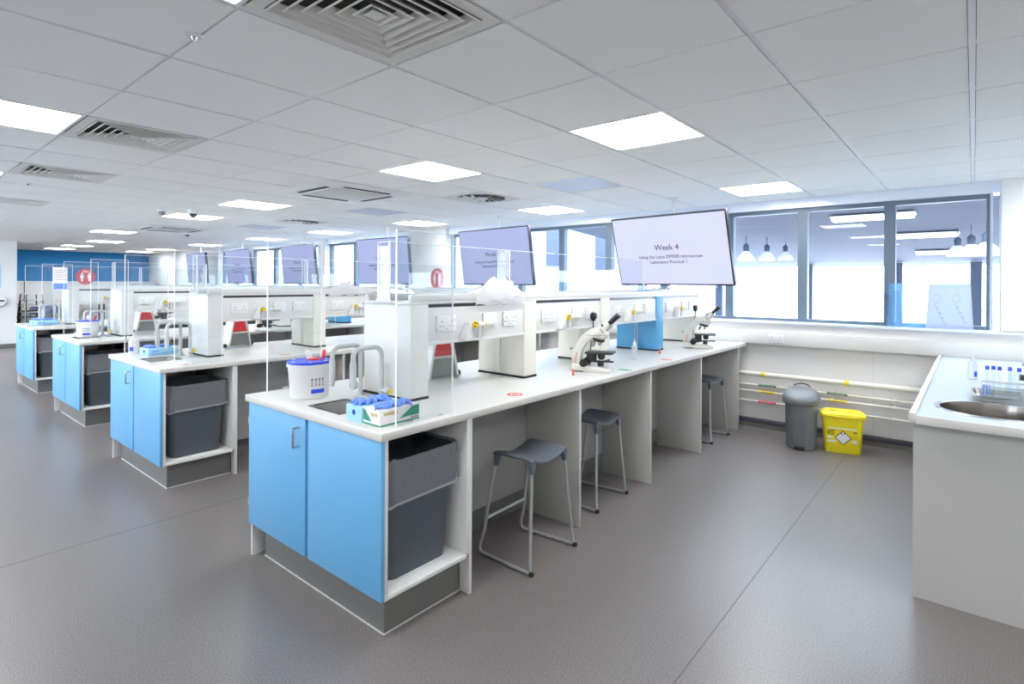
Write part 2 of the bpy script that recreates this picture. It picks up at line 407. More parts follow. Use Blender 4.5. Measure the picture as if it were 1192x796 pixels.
inst('sens', b_sensor, (-7.63, 2.41, ZC), 'white domed ceiling sensor left of the dark dome camera', 'ceiling sensor')
inst('sens', b_sensor, (-10.9, 3.85, ZC), 'faint white ceiling sensor beyond the far ceiling cassette', 'ceiling sensor')
inst('domecam', b_camera, (-7.35, 2.66, ZC), 'small dark dome camera on the ceiling', 'security camera')
inst('spr', b_spr, (-2.15, .78, ZC), 'small round chrome ceiling fitting beside the large near grille', 'ceiling fitting', 'small ceiling fittings')
inst('spr', b_spr, (-6.56, 1.0, ZC), 'small round ceiling fitting between the second and third grilles', 'ceiling fitting', 'small ceiling fittings')

# walls
w = MB(); w.box(XL, XR, YW, YW+.14, 0, 1.09); struct(w, 'wall_window', 'walllow')
cols = [(.178, XR), (-7.56, -6.54), (-10.38, -10.12), (-13.74, -13.51), (XL, -15.24)]
for i, (a, b) in enumerate(cols):
    struct(MB().box(a, b, YW, YW+.3, 1.12, ZC+.02), 'wall_window', 'wall')
struct(MB().box(XL, .178, 6.2, 6.4, 2.285, ZC+.02), 'trim_2', 'sill')
wz = MB(); wz.box(XR, XR+.15, YB, 6.4, 0, ZC+.05); struct(wz, 'wall_right', 'wall')
wb = MB(); wb.box(XL-.15, XR+.15, YB-.15, YB, 0, .9); wb.box(XL-.15, XR+.15, YB-.15, YB, 2.3, ZC+.05); wb.box(XL-.15, -15.5, YB-.15, YB, .9, 2.3); wb.box(-4.5, XR+.15, YB-.15, YB, .9, 2.3); struct(wb, 'wall_back', 'wall')
r = empty('window_5', (-10, YB-.08, .9)); r['kind'] = 'structure'; f = MB(); f.box(-5.5, 5.5, -.04, .04, 0, .05); f.box(-5.5, 5.5, -.04, .04, 1.35, 1.4)  # unseen window row added in the back wall for extra daylight
for k in range(12): f.box(-5.5+k*.99, -5.5+k*.99+.08, -.04, .04, .05, 1.35)
f.obj('window_frame', 'frame', r); f = MB(); f.face([(-5.5,0,0),(5.5,0,0),(5.5,0,1.4),(-5.5,0,1.4)]); f.obj('pane', 'glass', r)
fw_ = MB(); fw_.box(XL-.15, XL, YB, 6.4, 1.5, ZC+.05, 0); struct(fw_, 'wall_far', 'bluewall')
struct(MB().box(XL-.15, XL, YB, 6.4, 0, 1.5), 'wall_far', 'wall')
struct(MB().box(-16.65, -16.5, YB, 2.33, 0, ZC), 'wall_left', 'wall')
struct(MB().box(-16.5, -16.485, YB, 2.33, 0, .1), 'baseboard_left', 'plinth')
struct(MB().box(.18, XR, YW-.004, YW, 1.422, 1.426), 'trim_3', 'edge')
struct(MB().box(-.72, -.716, YW-.002, YW, .1, .875), 'trim_4', 'edge')
# skirting with a dark capping, trunking, sill
sk = MB(); sk.box(XL, XR, YW-.045, YW, 0, .045, 0); sk.box(XL, XR, YW-.05, YW, .045, .088, 1, .006); struct(sk, 'baseboard_window', ['plinth', 'skirt'])
tk = MB(); tk.box(XL, XR, 6.065, YW, .878, 1.015, 0, .006); struct(tk, 'trim_5', 'white')
sl = MB(); sl.box(XL, XR, 6.10, 6.42, 1.09, 1.115, 0, .004); struct(sl, 'trim_6', 'sill')

# windows
def window(n, x0, x1, muls, fx1=None):
    r = empty(f'window_{n}', ((x0+x1)/2, 6.26, 1.115)); r['kind'] = 'structure'
    cx = (x0+x1)/2; z0, z1 = .0, 1.17; xe = fx1 if fx1 else x1
    f = MB(); f.box(x0-cx, xe-cx, 0, .07, z0, z0+.03); f.box(x0-cx, xe-cx, 0, .07, z1-.04, z1)
    for m in muls: f.box(m-.045-cx, m+.045-cx, -.005, .075, z0+.03, z1-.04)
    f.box(x0-cx, x0+.03-cx, 0, .07, z0+.03, z1-.04); f.box(xe-.024-cx, xe-cx, 0, .07, z0+.03, z1-.04)
    f.obj('window_frame', 'frame', r)
    if fx1: j = MB(); j.box(fx1+.001-cx, fx1+.02-cx, .01, .06, z0, z1); j.box(x1-.012-cx, x1-cx, .01, .06, z0, z1); j.obj('white_jamb', 'sill', r); j = MB(); j.face([(fx1+.02-cx,.035,z0+.01),(x1-.012-cx,.035,z0+.01),(x1-.012-cx,.035,z1),(fx1+.02-cx,.035,z1)]); j.obj('side_light', 'glass', r)
    ed = [x0]+sorted(muls)+[xe]
    for a, b in zip(ed, ed[1:]):
        p = MB(); p.face([(a+.02-cx, .035, z0+.02), (b-.02-cx, .035, z0+.02), (b-.02-cx, .035, z1-.03), (a+.02-cx, .035, z1-.03)]); p.obj('pane', 'glass', r)
window(1, -6.54, .178, [-.608, -1.351, -2.089, -2.86, -3.62, -4.356, -5.09, -5.83], .105)
window(2, -10.12, -7.56, [-8.4, -9.25]); window(3, -13.51, -10.38, [-11.4, -12.45]); window(4, -15.24, -13.74, [-14.5])

# ------------------------------------------------------------------ outside the windows
struct(MB().box(-40, 30, 11, 60, -.5, -.4), 'floor_outside', 'ground'); struct(MB().box(-40, 30, -45, -3.6, -.5, -.4), 'floor_outside', 'ground'); struct(MB().box(-40, 30, 6.6, 11, -.5, -.4), 'floor_outside', 'grounddark')  # near strip and back ground are unseen, added to shape bounce light
so_ = MB(); so_.prism([(8.6,2.62),(17,1.98),(17,2.15),(8.6,2.85)], 'x', -6.2, 22); struct(so_, 'ceiling_outside', 'outside')
fc = MB(); fc.box(-34, -6.4, 12.5, 13, -.4, 9, 0)
struct(fc, 'wall_outside', 'facade')
for x, z in ((-9.2, 2.0), (-7.6, 1.7), (-12.5, 2.4), (-16.5, 1.2), (-7.1, 3.6)):
    struct(MB().box(x, x+.5, 12.44, 12.52, z, z+1.5), 'window_9', 'facdark')
for i, (x, y) in enumerate(((.04, 16), (-1.4, 16), (1.7, 16), (3.3, 16), (-3.3, 16), (-5.6, 16))):
    struct(MB().box(x-.1, x+.1, y-.1, y+.1, -.4, 2.03), 'wall_outside_pillar', 'facdark')
def b_pend():
    r = empty('pendant_lamp'); c = MB(); c.cyl((0,0,.30), (0,0,.44), .006, seg=8); c.obj('cord', 'dark', r)
    h = MB(); h.lathe((0,0,.16), [(.045,0),(.05,.10),(.02,.14)], 16); h.obj('lamp_holder', 'facdark', r)
    s = MB(); s.lathe((0,0,0), [(.14,0),(.135,.05),(.10,.11),(.05,.165),(.045,.165),(.095,.105),(.13,.05),(.135,0)], 24, cap0=False, cap1=False); s.obj('lamp_shade', 'plastic', r)
    b = MB(); b.lathe((0,0,.02), [(0,0),(.06,.02),(.08,.06),(.05,.10)], 16, cap0=False); b.obj('bulb', 'lampout', r); return r
M['lampout'] = emit('lit_bulb', (255,255,255), 5)
PL = [(-3.05,9.0,'nearest to the big lit screen'),(-3.05,10.0,'second right of the big lit screen'),(-2.98,11.0,'third right of the big lit screen'),(-2.9,12.0,'fourth right of the big lit screen'),
      (-.2,11.2,'leftmost of three in the rightmost pane'),(-.03,10.2,'middle of three in the rightmost pane'),(.12,9.1,'rightmost of three in the rightmost pane')]
for x, y, l in PL: inst('pend', b_pend, (x, y, 1.5+.041*y+.0), f'dome lamp outside the window, {l}', 'pendant lamp', 'pendant lamps outside the window')
for i, (x, y) in enumerate(((-1.15, 9.6), (-.7, 11.6), (-.4, 14))):
    r = inst('outlight', lambda: (lambda r: (MB().box(-.5,.5,-.12,.12,0,.04).obj('diffuser','lampout',r), MB().box(-.52,.52,-.14,.14,.04,.07).obj('light_frame','lightframe',r), r)[2])(empty('ceiling_light')),
             (x, y, 2.62-.0762*(y-8.6)-.085), f'lit strip on the soffit outside, {ORD[i]} from the glass', 'ceiling light', 'strip lights outside')

# ------------------------------------------------------------------ benches
BX = [(-1.845, 1.375, 1.0), (-4.40, 1.378, .998), (-6.93, 1.45, .984), (-9.5, 1.495, .974)]
BN = ['the nearest bench', 'the second bench', 'the third bench', 'the farthest bench']
W = 1.22; L = 4.685
HU0, HU1, HV0, HV1 = -.715, -.42, .075, .305
def b_cab():
    r = empty('bench_cabinet')
    m = MB(); m.box(-1.205, -1.187, .03, .545, 0, .848, bev=.001); m.obj('side_panel', 'white', r)
    m = MB(); m.box(-1.205, -.012, .527, .545, 0, .848, bev=.001); m.box(-.6, -.012, .509, .5265, .2, .848, 0, .001); m.obj('side_panel', 'white', r)
    m = MB(); m.box(-1.186, -.012, .029, .046, .182, .848, bev=.001); m.obj('front_panel', 'white', r)
    m = MB(); m.box(-1.186, -.012, .0465, .5085, .182, .2, bev=.001); m.obj('base_board', 'white', r)
    m = MB(); m.box(-.76, -.742, .0465, .5085, .2005, .848); m.obj('inner_panel', 'greyd', r)
    p = MB(); p.box(-1.13, -.075, .075, .09, 0, .1815); p.box(-.09, -.075, .0905, .526, 0, .1815); p.obj('plinth', 'plinth', r)
    s = MB(); s.box(-1.13, -.071, .071, .0748, 0, .006); s.box(-.0748, -.071, .0749, .526, 0, .006); s.obj('floor_sealant', 'edge', r)
    d = MB(); d.box(-1.186, -.601, .008, .0275, .188, .846, bev=.0012); d.obj('door', 'blue', r)
    d2 = MB(); d2.box(-.577, -.008, .008, .0275, .188, .846, bev=.0012); d2o = d2.obj('door', 'blue', r)
    d3 = MB(); d3.box(-.600, -.578, .022, .0275, .188, .846); d3.obj('door_stop', 'bluep', r)
    do = kids(r)[-3]
    h = MB(); h.tube([(-.655,.008,.705),(-.655,-.018,.705)]+arc((-.655,-.018,.705),(-.655,-.026,.705),(-.655,-.026,.713),4)[1:]+[(-.655,-.026,.789)]+arc((-.655,-.026,.789),(-.655,-.026,.797),(-.655,-.018,.797),4)[1:]+[(-.655,.008,.797)], .0058, 8)
    h.obj('handle', 'chrome', do)
    for z in (.30, .74):
        hg = MB(); hg.box(-1.2062, -1.1905, .012, .0285, z-.02, z+.02, bev=.002); hg.obj('hinge', 'steelg', r)
    for v, z in ((.49,.245),(.475,.225),(.49,.62),(.49,.80)):
        pass
    return r
def b_top():
    r = empty('worktop'); m = MB()
    us = [-W, HU0, HU1, 0]; vs = [0, HV0, HV1, L]
    t = bmesh.new(); z0, z1 = .848, .883
    def quad(a, b, c, d, z, flip):
        pass
    for zz in (z0, z1):
        for i in range(3):
            for j in range(3):
                if i == 1 and j == 1: continue
                m.face([(us[i],vs[j],zz),(us[i+1],vs[j],zz),(us[i+1],vs[j+1],zz),(us[i],vs[j+1],zz)], 0)
    def band(p, q, mi): m.face([(p[0],p[1],z0),(q[0],q[1],z0),(q[0],q[1],z1),(p[0],p[1],z1)], mi)
    for k in range(3):
        band((us[k],0),(us[k+1],0),1); band((us[k],L),(us[k+1],L),1); band((0,vs[k]),(0,vs[k+1]),1); band((-W,vs[k]),(-W,vs[k+1]),1)
    q = [(HU0,HV0),(HU1,HV0),(HU1,HV1),(HU0,HV1)]
    for k in range(4): band(q[k], q[(k+1) % 4], 1)
    bmesh.ops.remove_doubles(m.bm, verts=m.bm.verts, dist=1e-5)
    bmesh.ops.recalc_face_normals(m.bm, faces=m.bm.faces)
    ed = [e for e in m.bm.edges if len(e.link_faces) == 2 and e.calc_face_angle(0) > 1 and not (HU0-.01 < e.verts[0].co.x < HU1+.01 and HV0-.01 < e.verts[0].co.y < HV1+.01 and HU0-.01 < e.verts[1].co.x < HU1+.01 and HV0-.01 < e.verts[1].co.y < HV1+.01)]
    bmesh.ops.bevel(m.bm, geom=ed, offset=.004, segments=2, profile=.5, affect='EDGES')
    m.obj('slab', ['top', 'edge'], r)
    # round and square safety stickers stuck to the surface
    def ring(u, v, r0, r1, mname, nm='safety_sticker'):
        s = MB(); s.lathe((u, v, .8832), [(r0,0),(r1,0),(r1,.0004),(r0,.0004)], 28, cap0=False, cap1=False)
        s.box(u-r0*.75, u+r0*.75, v-.004, v+.004, .8832, .8836); s.box(u-.006, u+.006, v-r0*.6, v+r0*.6, .8832, .8836); s.obj(nm, mname, r)
    ring(-.104, .979, .030, .045, 'redstk'); ring(-.072, 2.876, .030, .045, 'redstk')
    s = MB(); s.box(-.11, .0-.03, 2.13, 2.20, .8832, .8835); s.box(-.02, -.01, 2.15, 2.18, .8832, .8835); s.obj('safety_sticker', 'greenstk', r)
    s = MB(); s.box(-.06, -.035, 4.05, 4.12, .8832, .8835); s.obj('safety_sticker', 'greenstk', r)
    s = MB()
    for k in range(5): s.box(-.13+k*.012, -.124+k*.012, .15+.01*k, .26, .8832, .8834)
    s.obj('printed_notice', 'redstk', r)
    return r
def b_frame():
    r = empty('knee_space_unit')
    for side in (0, 1):
        f = (lambda u: u) if side == 0 else (lambda u: -W-u)
        def bx(m, a, b, *z, **k): m.box(min(f(a), f(b)), max(f(a), f(b)), *z, **k)
        for v in (1.503, 2.473, 3.465, 4.48):
            m = MB(); bx(m, -.006, -.4195, v-.022, v, 0, .848, bev=.001); m.obj('partition', 'grey', r)
        m = MB(); bx(m, -.42, -.438, .546, 4.48, .15, .848); m.obj('back_panel', 'greyd', r)
        m = MB(); bx(m, -.47, -.482, .546, 4.48, 0, .1495); m.obj('plinth', 'plinth', r)
    return r
PV = [(.469,.59),(1.41,1.535),(2.367,2.50),(3.343,3.49),(4.325,4.48)]
def b_spine():
    r = empty('service_spine'); UA, UB = -.79, -.385
    for i, (a, b) in enumerate(PV):
        m = MB(); m.box(UA, UB, a, b, .897, 1.3845, 1 if i == 3 else 0, .0015)
        po = m.obj('blue_pillar' if i == 3 else 'pillar', ['white' if i == 0 else 'ivory', 'bluep'], r)
        if i == 3: po['label'] = 'bright blue pillar'
        k = MB(); k.box(UA-.003, UB+.003, a-.002, b+.003, .8832, .8968); k.obj('foot_strip', 'rubber', po)
        if i in (1, 2, 3):
            c = MB(); c.tube([(UA+.2,a-.004,1.18),(UA+.195,a-.006,1.05),(UA+.2,a-.005,.90)], .003, 6); c.tube([(UA+.215,a-.004,1.18),(UA+.222,a-.007,1.04),(UA+.216,a-.005,.90)], .003, 6); c.obj('cable', 'plastic', po)
    m = MB(); m.box(UA, UB, .462, 4.485, 1.385, 1.40, 0, .002); m.obj('shelf', 'white', r)
    for u0, u1 in ((UB-.03, UB), (UA, UA+.03)):
        m = MB(); m.box(u0, u1, .475, 4.483, 1.4005, 1.437, 0, .003); m.obj('shelf_upstand', 'white', r)
    m = MB(); m.box(UB-.032, UB+.003, 3.02, 3.492, 1.437, 1.442, 0, .001); m.obj('blue_cap', 'bluep', r)
    for j in range(4):
        v0, v1 = PV[j][1]+.0005, PV[j+1][0]-.0005
        fs = MB(); fs.box(UB-.022, UB-.006, v0, v1, 1.183, 1.366, 0, .001); fo = fs.obj('service_panel', 'white', r)
        fs = MB(); fs.box(UA+.006, UA+.022, v0, v1, 1.183, 1.366, 0, .001); fs.obj('service_panel', 'white', r)
        fs = MB(); fs.box(UB-.03, UB-.008, v0, v1, 1.3665, 1.3845); fs.obj('shadow_slot', 'bezel', r)  # solid dark strip painted for the shaded recess under the shelf
        fs = MB(); fs.box(UA, UB, v0, v1, 1.165, 1.1825, 0, .002); fs.obj('service_ledge', 'white', r)
        xf = UB-.006
        def socket(v, w=.146, plug=True):
            s = MB(); s.box(xf, xf+.011, v-w/2, v+w/2, 1.234, 1.322, 0, .003)
            if plug:
                for c in (v-.036, v+.036):
                    s.box(xf+.0105, xf+.0115, c-.004, c+.004, 1.282, 1.292, 1); s.box(xf+.0105, xf+.0115, c-.016, c-.008, 1.260, 1.266, 1); s.box(xf+.0105, xf+.0115, c+.008, c+.016, 1.260, 1.266, 1)
                    s.box(xf+.0105, xf+.014, c+.022 if c > v else c-.032, c+.032 if c > v else c-.022, 1.285, 1.303, 0)
                s.box(xf+.0105, xf+.0115, v-.012, v+.012, 1.246, 1.248, 1)
            return s.obj('double_socket' if plug else 'blank_plate', ['plastic', 'print'], r)
        socket(v0+.13); socket(v0+.485, .12, False); socket(v0+.67, .12)
        # gas tap
        g = MB(); y = v0+.31; z = 1.262
        g.prism([(y-.075, 1.1835), (y-.02, 1.1835), (y-.018, z+.014), (y-.035, z+.014)], 'x', xf+.001, xf+.05, 0, .004)
        g.cyl((xf+.035, y-.035, z), (xf+.035, y+.105, z), .0125); g.cyl((xf+.035, y+.105, z), (xf+.035, y+.165, z), .014, .021)
        g.cyl((xf+.02, y+.005, 1.183), (xf+.03, y+.005, z), .006); g.cyl((xf+.02, y+.065, 1.183), (xf+.03, y+.065, z), .009)
        g.cyl((xf, y+.065, z), (xf+.035, y+.065, z), .012)
        go = g.obj('gas_tap', 'plastic', r)
        kb = MB(); kb.cyl((xf+.050, y, z), (xf+.066, y, z), .021, .019)
        for a in (.6, 2.2, 3.7): kb.box(xf+.066, xf+.067, y+.013*math.cos(a)-.005, y+.013*math.cos(a)+.005, z+.013*math.sin(a)-.004, z+.013*math.sin(a)+.004, 1)
        kb.obj('tap_knob', ['yknob', 'black'], go)
        rg = MB(); rg.cyl((xf+.035, y+.098, z), (xf+.035, y+.106, z), .0142); rg.obj('gas_ring', 'yknob', go)
    return r
def b_sink():
    r = empty('bench_sink'); m = MB()
    cu, cv, wu, wv = (HU0+HU1)/2, (HV0+HV1)/2, HU1-HU0-.004, HV1-HV0-.004
    m.rings([rrect(cu,cv,.8835,wu,wv,.03), rrect(cu,cv,.872,wu-.004,wv-.004,.03), rrect(cu,cv,.872,wu-.036,wv-.036,.03), rrect(cu,cv,.8835,wu-.036,wv-.036,.03)], closed=True); m.obj('rim', 'rim', r)
    b = MB(); b.rings([rrect(cu,cv,.880,wu-.037,wv-.037,.03), rrect(cu,cv,.76,wu-.045,wv-.045,.04), rrect(cu,cv,.735,wu-.1,wv-.1,.05), rrect(cu,cv,.733,.05,.05,.02)], cap0=False); b.obj('basin', 'bowl', r); return r
def b_tap():
    r = empty('lab_tap'); m = MB(); m.lathe((0,0,0), [(.032,0),(.032,.008),(.02,.014),(.016,.03)], 20); m.obj('base', 'tapgrey', r)
    n = MB(); path = [(0,0,.02),(0,0,.235)]+arc((0,0,.235),(0,0,.285),(0,-.05,.285),7)[1:]+[(0,-.12,.285)]+arc((0,-.12,.285),(0,-.17,.285),(0,-.17,.235),7)[1:]+[(0,-.17,.21)]
    n.tube(path, .0125, 12); n.obj('spout', 'tapgrey', r)
    z = MB(); z.tube([(0,-.17,.215),(0,-.17,.14),(0,-.17,.13),(0,-.17,.085)], .01, 14, radii=[.0165,.0165,.0165,.009]); z.obj('nozzle', 'tapgrey', r)
    return r
def knob(parent, s, nm, col):
    k = MB(); k.cyl((0,0,.06), (s*.05,0,.06), .009); k.cyl((s*.05,0,.06), (s*.075,0,.06), .022, .020); ko = k.obj('tap_lever', 'tapgrey', parent)
    c = MB(); c.cyl((s*.0755,0,.06), (s*.0775,0,.06), .013); c.obj('colour_disc', col, ko)
def b_tapA():
    r = b_tap(); knob(r, 1, 'a', 'yknob'); return r
def b_tapB():
    r = b_tap(); knob(r, -1, 'b', 'greenlab'); return r
def sheet(mb, p0, p1, z0, z1, t=.008, e=.0032):
    """upright clear sheet between two plan points; body faces mi 0, edge glow painted as white strips mi 1"""
    p0, p1 = Vector(p0), Vector(p1); d = (p1-p0).normalized(); n = Vector((-d.y, d.x))*t/2
    A = [(p0+n), (p1+n), (p1-n), (p0-n)]
    lo = [(a.x, a.y, z0) for a in A]; hi = [(a.x, a.y, z1) for a in A]
    mb.face([lo[1],lo[2],hi[2],hi[1]], 1); mb.face([lo[3],lo[0],hi[0],hi[3]], 1)
    mb.face([hi[0],hi[1],hi[2],hi[3]], 1); mb.face(lo, 1)
    for s in (1, -1):
        def q(u0, u1, a, b, mi):
            P0, P1 = p0+d*u0+n*s, p0+d*u1+n*s; mb.face([(P0.x,P0.y,a),(P1.x,P1.y,a),(P1.x,P1.y,b),(P0.x,P0.y,b)], mi)
        L_ = (p1-p0).length
        q(e, L_-e, z0, z1-e, 0); q(0, e, z0, z1, 1); q(L_-e, L_, z0, z1, 1); q(e, L_-e, z1-e, z1, 1)
    return mb
def b_sidescreen():
    r = empty('side_screen'); z0, z1 = .0, .8465
    sheet(MB(), (0, 0), (0, .335), z0, z1).obj('clear_sheet', ['acryl', 'acredge'], r)
    f = MB(); f.box(-.012, -.0035, .10, .13, 0, .012, 0, .001); f.obj('foot_clip', 'plastic', r)
    f = MB(); f.box(-.012, -.0035, .25, .28, 0, .012, 0, .001); f.obj('foot_clip', 'plastic', r); return r
def b_spscreen():
    r = empty('shelf_screen'); z0, z1 = .0, .32
    sheet(MB(), (0, 0), (0, .965), z0, z1).obj('clear_sheet', ['acryl', 'acredge'], r)
    sheet(MB(), (-.004, .012), (-.11, .012), z0, z1-.001).obj('return_sheet', ['acryl', 'acredge'], r)
    f = MB(); f.box(-.115, .012, .004, .0085, 0, .012); f.box(-.012, .012, .9, .92, 0, .012); f.obj('clip', 'plastic', r); return r
def b_bin():
    r = empty('waste_bin'); m = MB(); zb, zt = .2005, .73; cu, cv = -.23, .285
    m.rings([rrect(cu,cv,zb,.27,.34,.04), rrect(cu,cv,zt-.06,.335,.40,.045), rrect(cu,cv,zt-.058,.35,.415,.05), rrect(cu,cv,zt,.36,.425,.05), rrect(cu,cv,zt,.34,.405,.045), rrect(cu,cv,zb+.02,.25,.32,.035)], cap1=True)
    m.obj('bin_body', 'charcoal', r)
    l = MB(); rg = []
    rnd = random.Random(3)
    for k in range(9):
        z = zt+.012-k*.026; base = rrect(cu, cv, z, .362+.0022*k, .428+.0016*k, .05, 9)
        ring = []
        for i, p in enumerate(base):
            d = Vector((p.x-cu, p.y-cv, 0)).normalized(); a = i/len(base)*2*PI
            w = (.005*math.sin(a*9+k*.35)+.004*math.sin(a*23+1+k*.6))*min(1, k/3)
            ring.append(p+d*(.003+max(-.002, w))+Vector((0,0,.012*math.sin(a*3+.5) if k > 6 else (.006*math.sin(a*11) if k == 0 else 0))))
        rg.append(ring)
    inner = rrect(cu, cv, zt-.03, .335, .40, .045, 9)
    l.rings([inner]+rg[:-1], cap0=False, cap1=False); lo = l.obj('bin_liner', 'liner', r)
    l = MB(); l.rings([rg[-2], [p+Vector((0,0,-.012)) for p in rg[-2]]], cap0=False, cap1=False); l.obj('liner_hem', 'hem', lo)
    return r
def b_scope():
    r = empty('microscope')
    base = MB(); base.prism([(0,0),(0,.055),(.05,.05),(.13,.040),(.25,.032),(.275,.022),(.275,0)], 'y', -.065, .065, 0, .006); base.obj('base', 'scope', r)
    ft = MB(); ft.box(.02, .09, -.0652, -.064, .002, .008); ft.obj('trim_strip', 'black', r)
    out = [(-.002,.05),(-.006,.09),(.004,.14),(.030,.195),(.055,.235),(.094,.272),(.143,.302),(.208,.317),(.252,.275),(.255,.255),(.228,.224),(.15,.228),(.118,.212),(.098,.189),(.076,.155),(.064,.12),(.060,.05)]
    a = MB(); a.prism(out, 'y', -.032, .032, 0, .008); a.obj('arm', 'scope', r)
    sm = MB(); sm.prism([(.10,.2535),(.255,.256),(.25,.2575),(.10,.256)], 'y', -.0335, .0335); sm.obj('head_joint', 'black', r)
    st = MB(); st.tube([(.028,-.0335,.045),(.03,-.0335,.10),(.038,-.0335,.13)], .0025, 6); st.obj('red_stripe', 'red', r)
    h = MB(); d = Vector((.72,0,.69)).normalized(); p = Vector((.205,0,.285))
    h.tube([p, p+d*.045, p+d*.085], .03, 20, radii=[.037,.035,.030]); h.obj('tube_head', 'scope', r)
    rb = MB(); rb.tube([p+d*.006, p+d*.010], .0385, 20); rb.obj('clamp_ring', 'black', r)
    sc = MB(); sc.cyl((.215,-.04,.325),(.215,-.03,.33), .008); sc.obj('clamp_screw', 'mid', r)
    for s in (-1, 1):
        e = MB(); q = p+d*.08+Vector((0, s*.0235, 0)); e.tube([q, q+d*.05, q+d*.055, q+d*.085], .015, 16, radii=[.0165,.0165,.0185,.0175]); e.obj('eyepiece', 'scopedark', r)
    nd = Vector((-.28,0,-1)).normalized(); c = Vector((.185,0,.232))
    n = MB(); n.tube([c, c+nd*.012, c+nd*.02], .04, 22, radii=[.046,.046,.036]); n.obj('nosepiece', 'scopedark', r)
    for k, (dx, dy, ln) in enumerate(((-.022,0,.045),(.016,-.018,.032),(.016,.018,.028))):
        o_ = MB(); q = c+nd*.018+Vector((dx,dy,0)); dd = (nd+Vector((dx*8,dy*8,0))).normalized()
        o_.tube([q, q+dd*ln*.6, q+dd*ln], .012, 14, radii=[.0125,.0125,.007]); o_.obj('objective', 'chrome', r)
    g = MB(); g.box(.10, .295, -.075, .075, .128, .140, 0, .003); g.obj('stage', 'scopedark', r)
    g = MB(); g.box(.235, .285, -.05, .05, .1405, .1475, 0, .002); g.obj('slide_holder', 'mid', r)
    g = MB(); g.box(.105, .168, -.032, .032, .066, .127, 0, .006); g.obj('focus_block', 'scopedark', r)
    g = MB(); g.tube([(.205,0,.085),(.205,0,.10),(.205,0,.127)], .02, 18, radii=[.016,.026,.026]); g.obj('condenser', 'scopedark', r)
    g = MB(); g.box(.165, .29, -.014, .014, .066, .077, 0, .003); g.cyl((.20,0,.04), (.20,0,.066), .022); g.obj('lamp_arm', 'scopedark', r)
    for s in (-1, 1):
        k = MB(); k.cyl((.092, s*.033, .062), (.092, s*.075, .062), .027); k.cyl((.092, s*.075, .062), (.092, s*.095, .062), .016); k.obj('focus_knob', 'black', r)
    ck = MB(); ck.tube([(0,-.01,.155),(-.012,-.01,.158),(-.014,-.01,.145)], .004, 8); ck.obj('cord_hook', 'black', r)
    return r
def b_instr():
    # wedge shaped instrument: white cheeks, red upper panel, grey lower panel; the sloping face looks along +x
    r = empty('demonstration_rig')
    for s in (-1, 1):
        c = MB()
        t = [(s*.105, .0), (s*.122, .0), (s*.075, .24), (s*.058, .24)]
        c.prism(t, 'x', -.05, .06, 0, .004); c.obj('side_frame', 'plastic', r)
    def trap(z0, z1, x0, x1, mi, nm, m_, inset):
        w0, w1 = .106-.2*z0, .106-.2*z1
        b = MB(); b.rings([[Vector((-.045, -w0, z0)), Vector((x0, -w0, z0)), Vector((x0, w0, z0)), Vector((-.045, w0, z0))], [Vector((-.02, -w1, z1)), Vector((x1, -w1, z1)), Vector((x1, w1, z1)), Vector((-.02, w1, z1))]], smooth=False)
        b.obj(nm, m_, r)
    trap(.012, .128, .052, .046, 0, 'lower_panel', 'instr', 0)
    trap(.1285, .142, .058, .056, 0, 'middle_bar', 'plastic', 0)
    trap(.1425, .238, .046, .036, 0, 'upper_panel', 'red', 0)
    for s in (-1, 1):
        f = MB(); f.cyl((.02, s*.125, .018), (.02, s*.15, .018), .018); f.obj('foot_knob', 'scopedark', r)
    cb = MB(); cb.tube([(-.04,.09,.2),(-.06,.13,.22),(-.07,.17,.14),(-.06,.2,.02)], .003, 6); cb.obj('cable', 'dark', r)
    return r
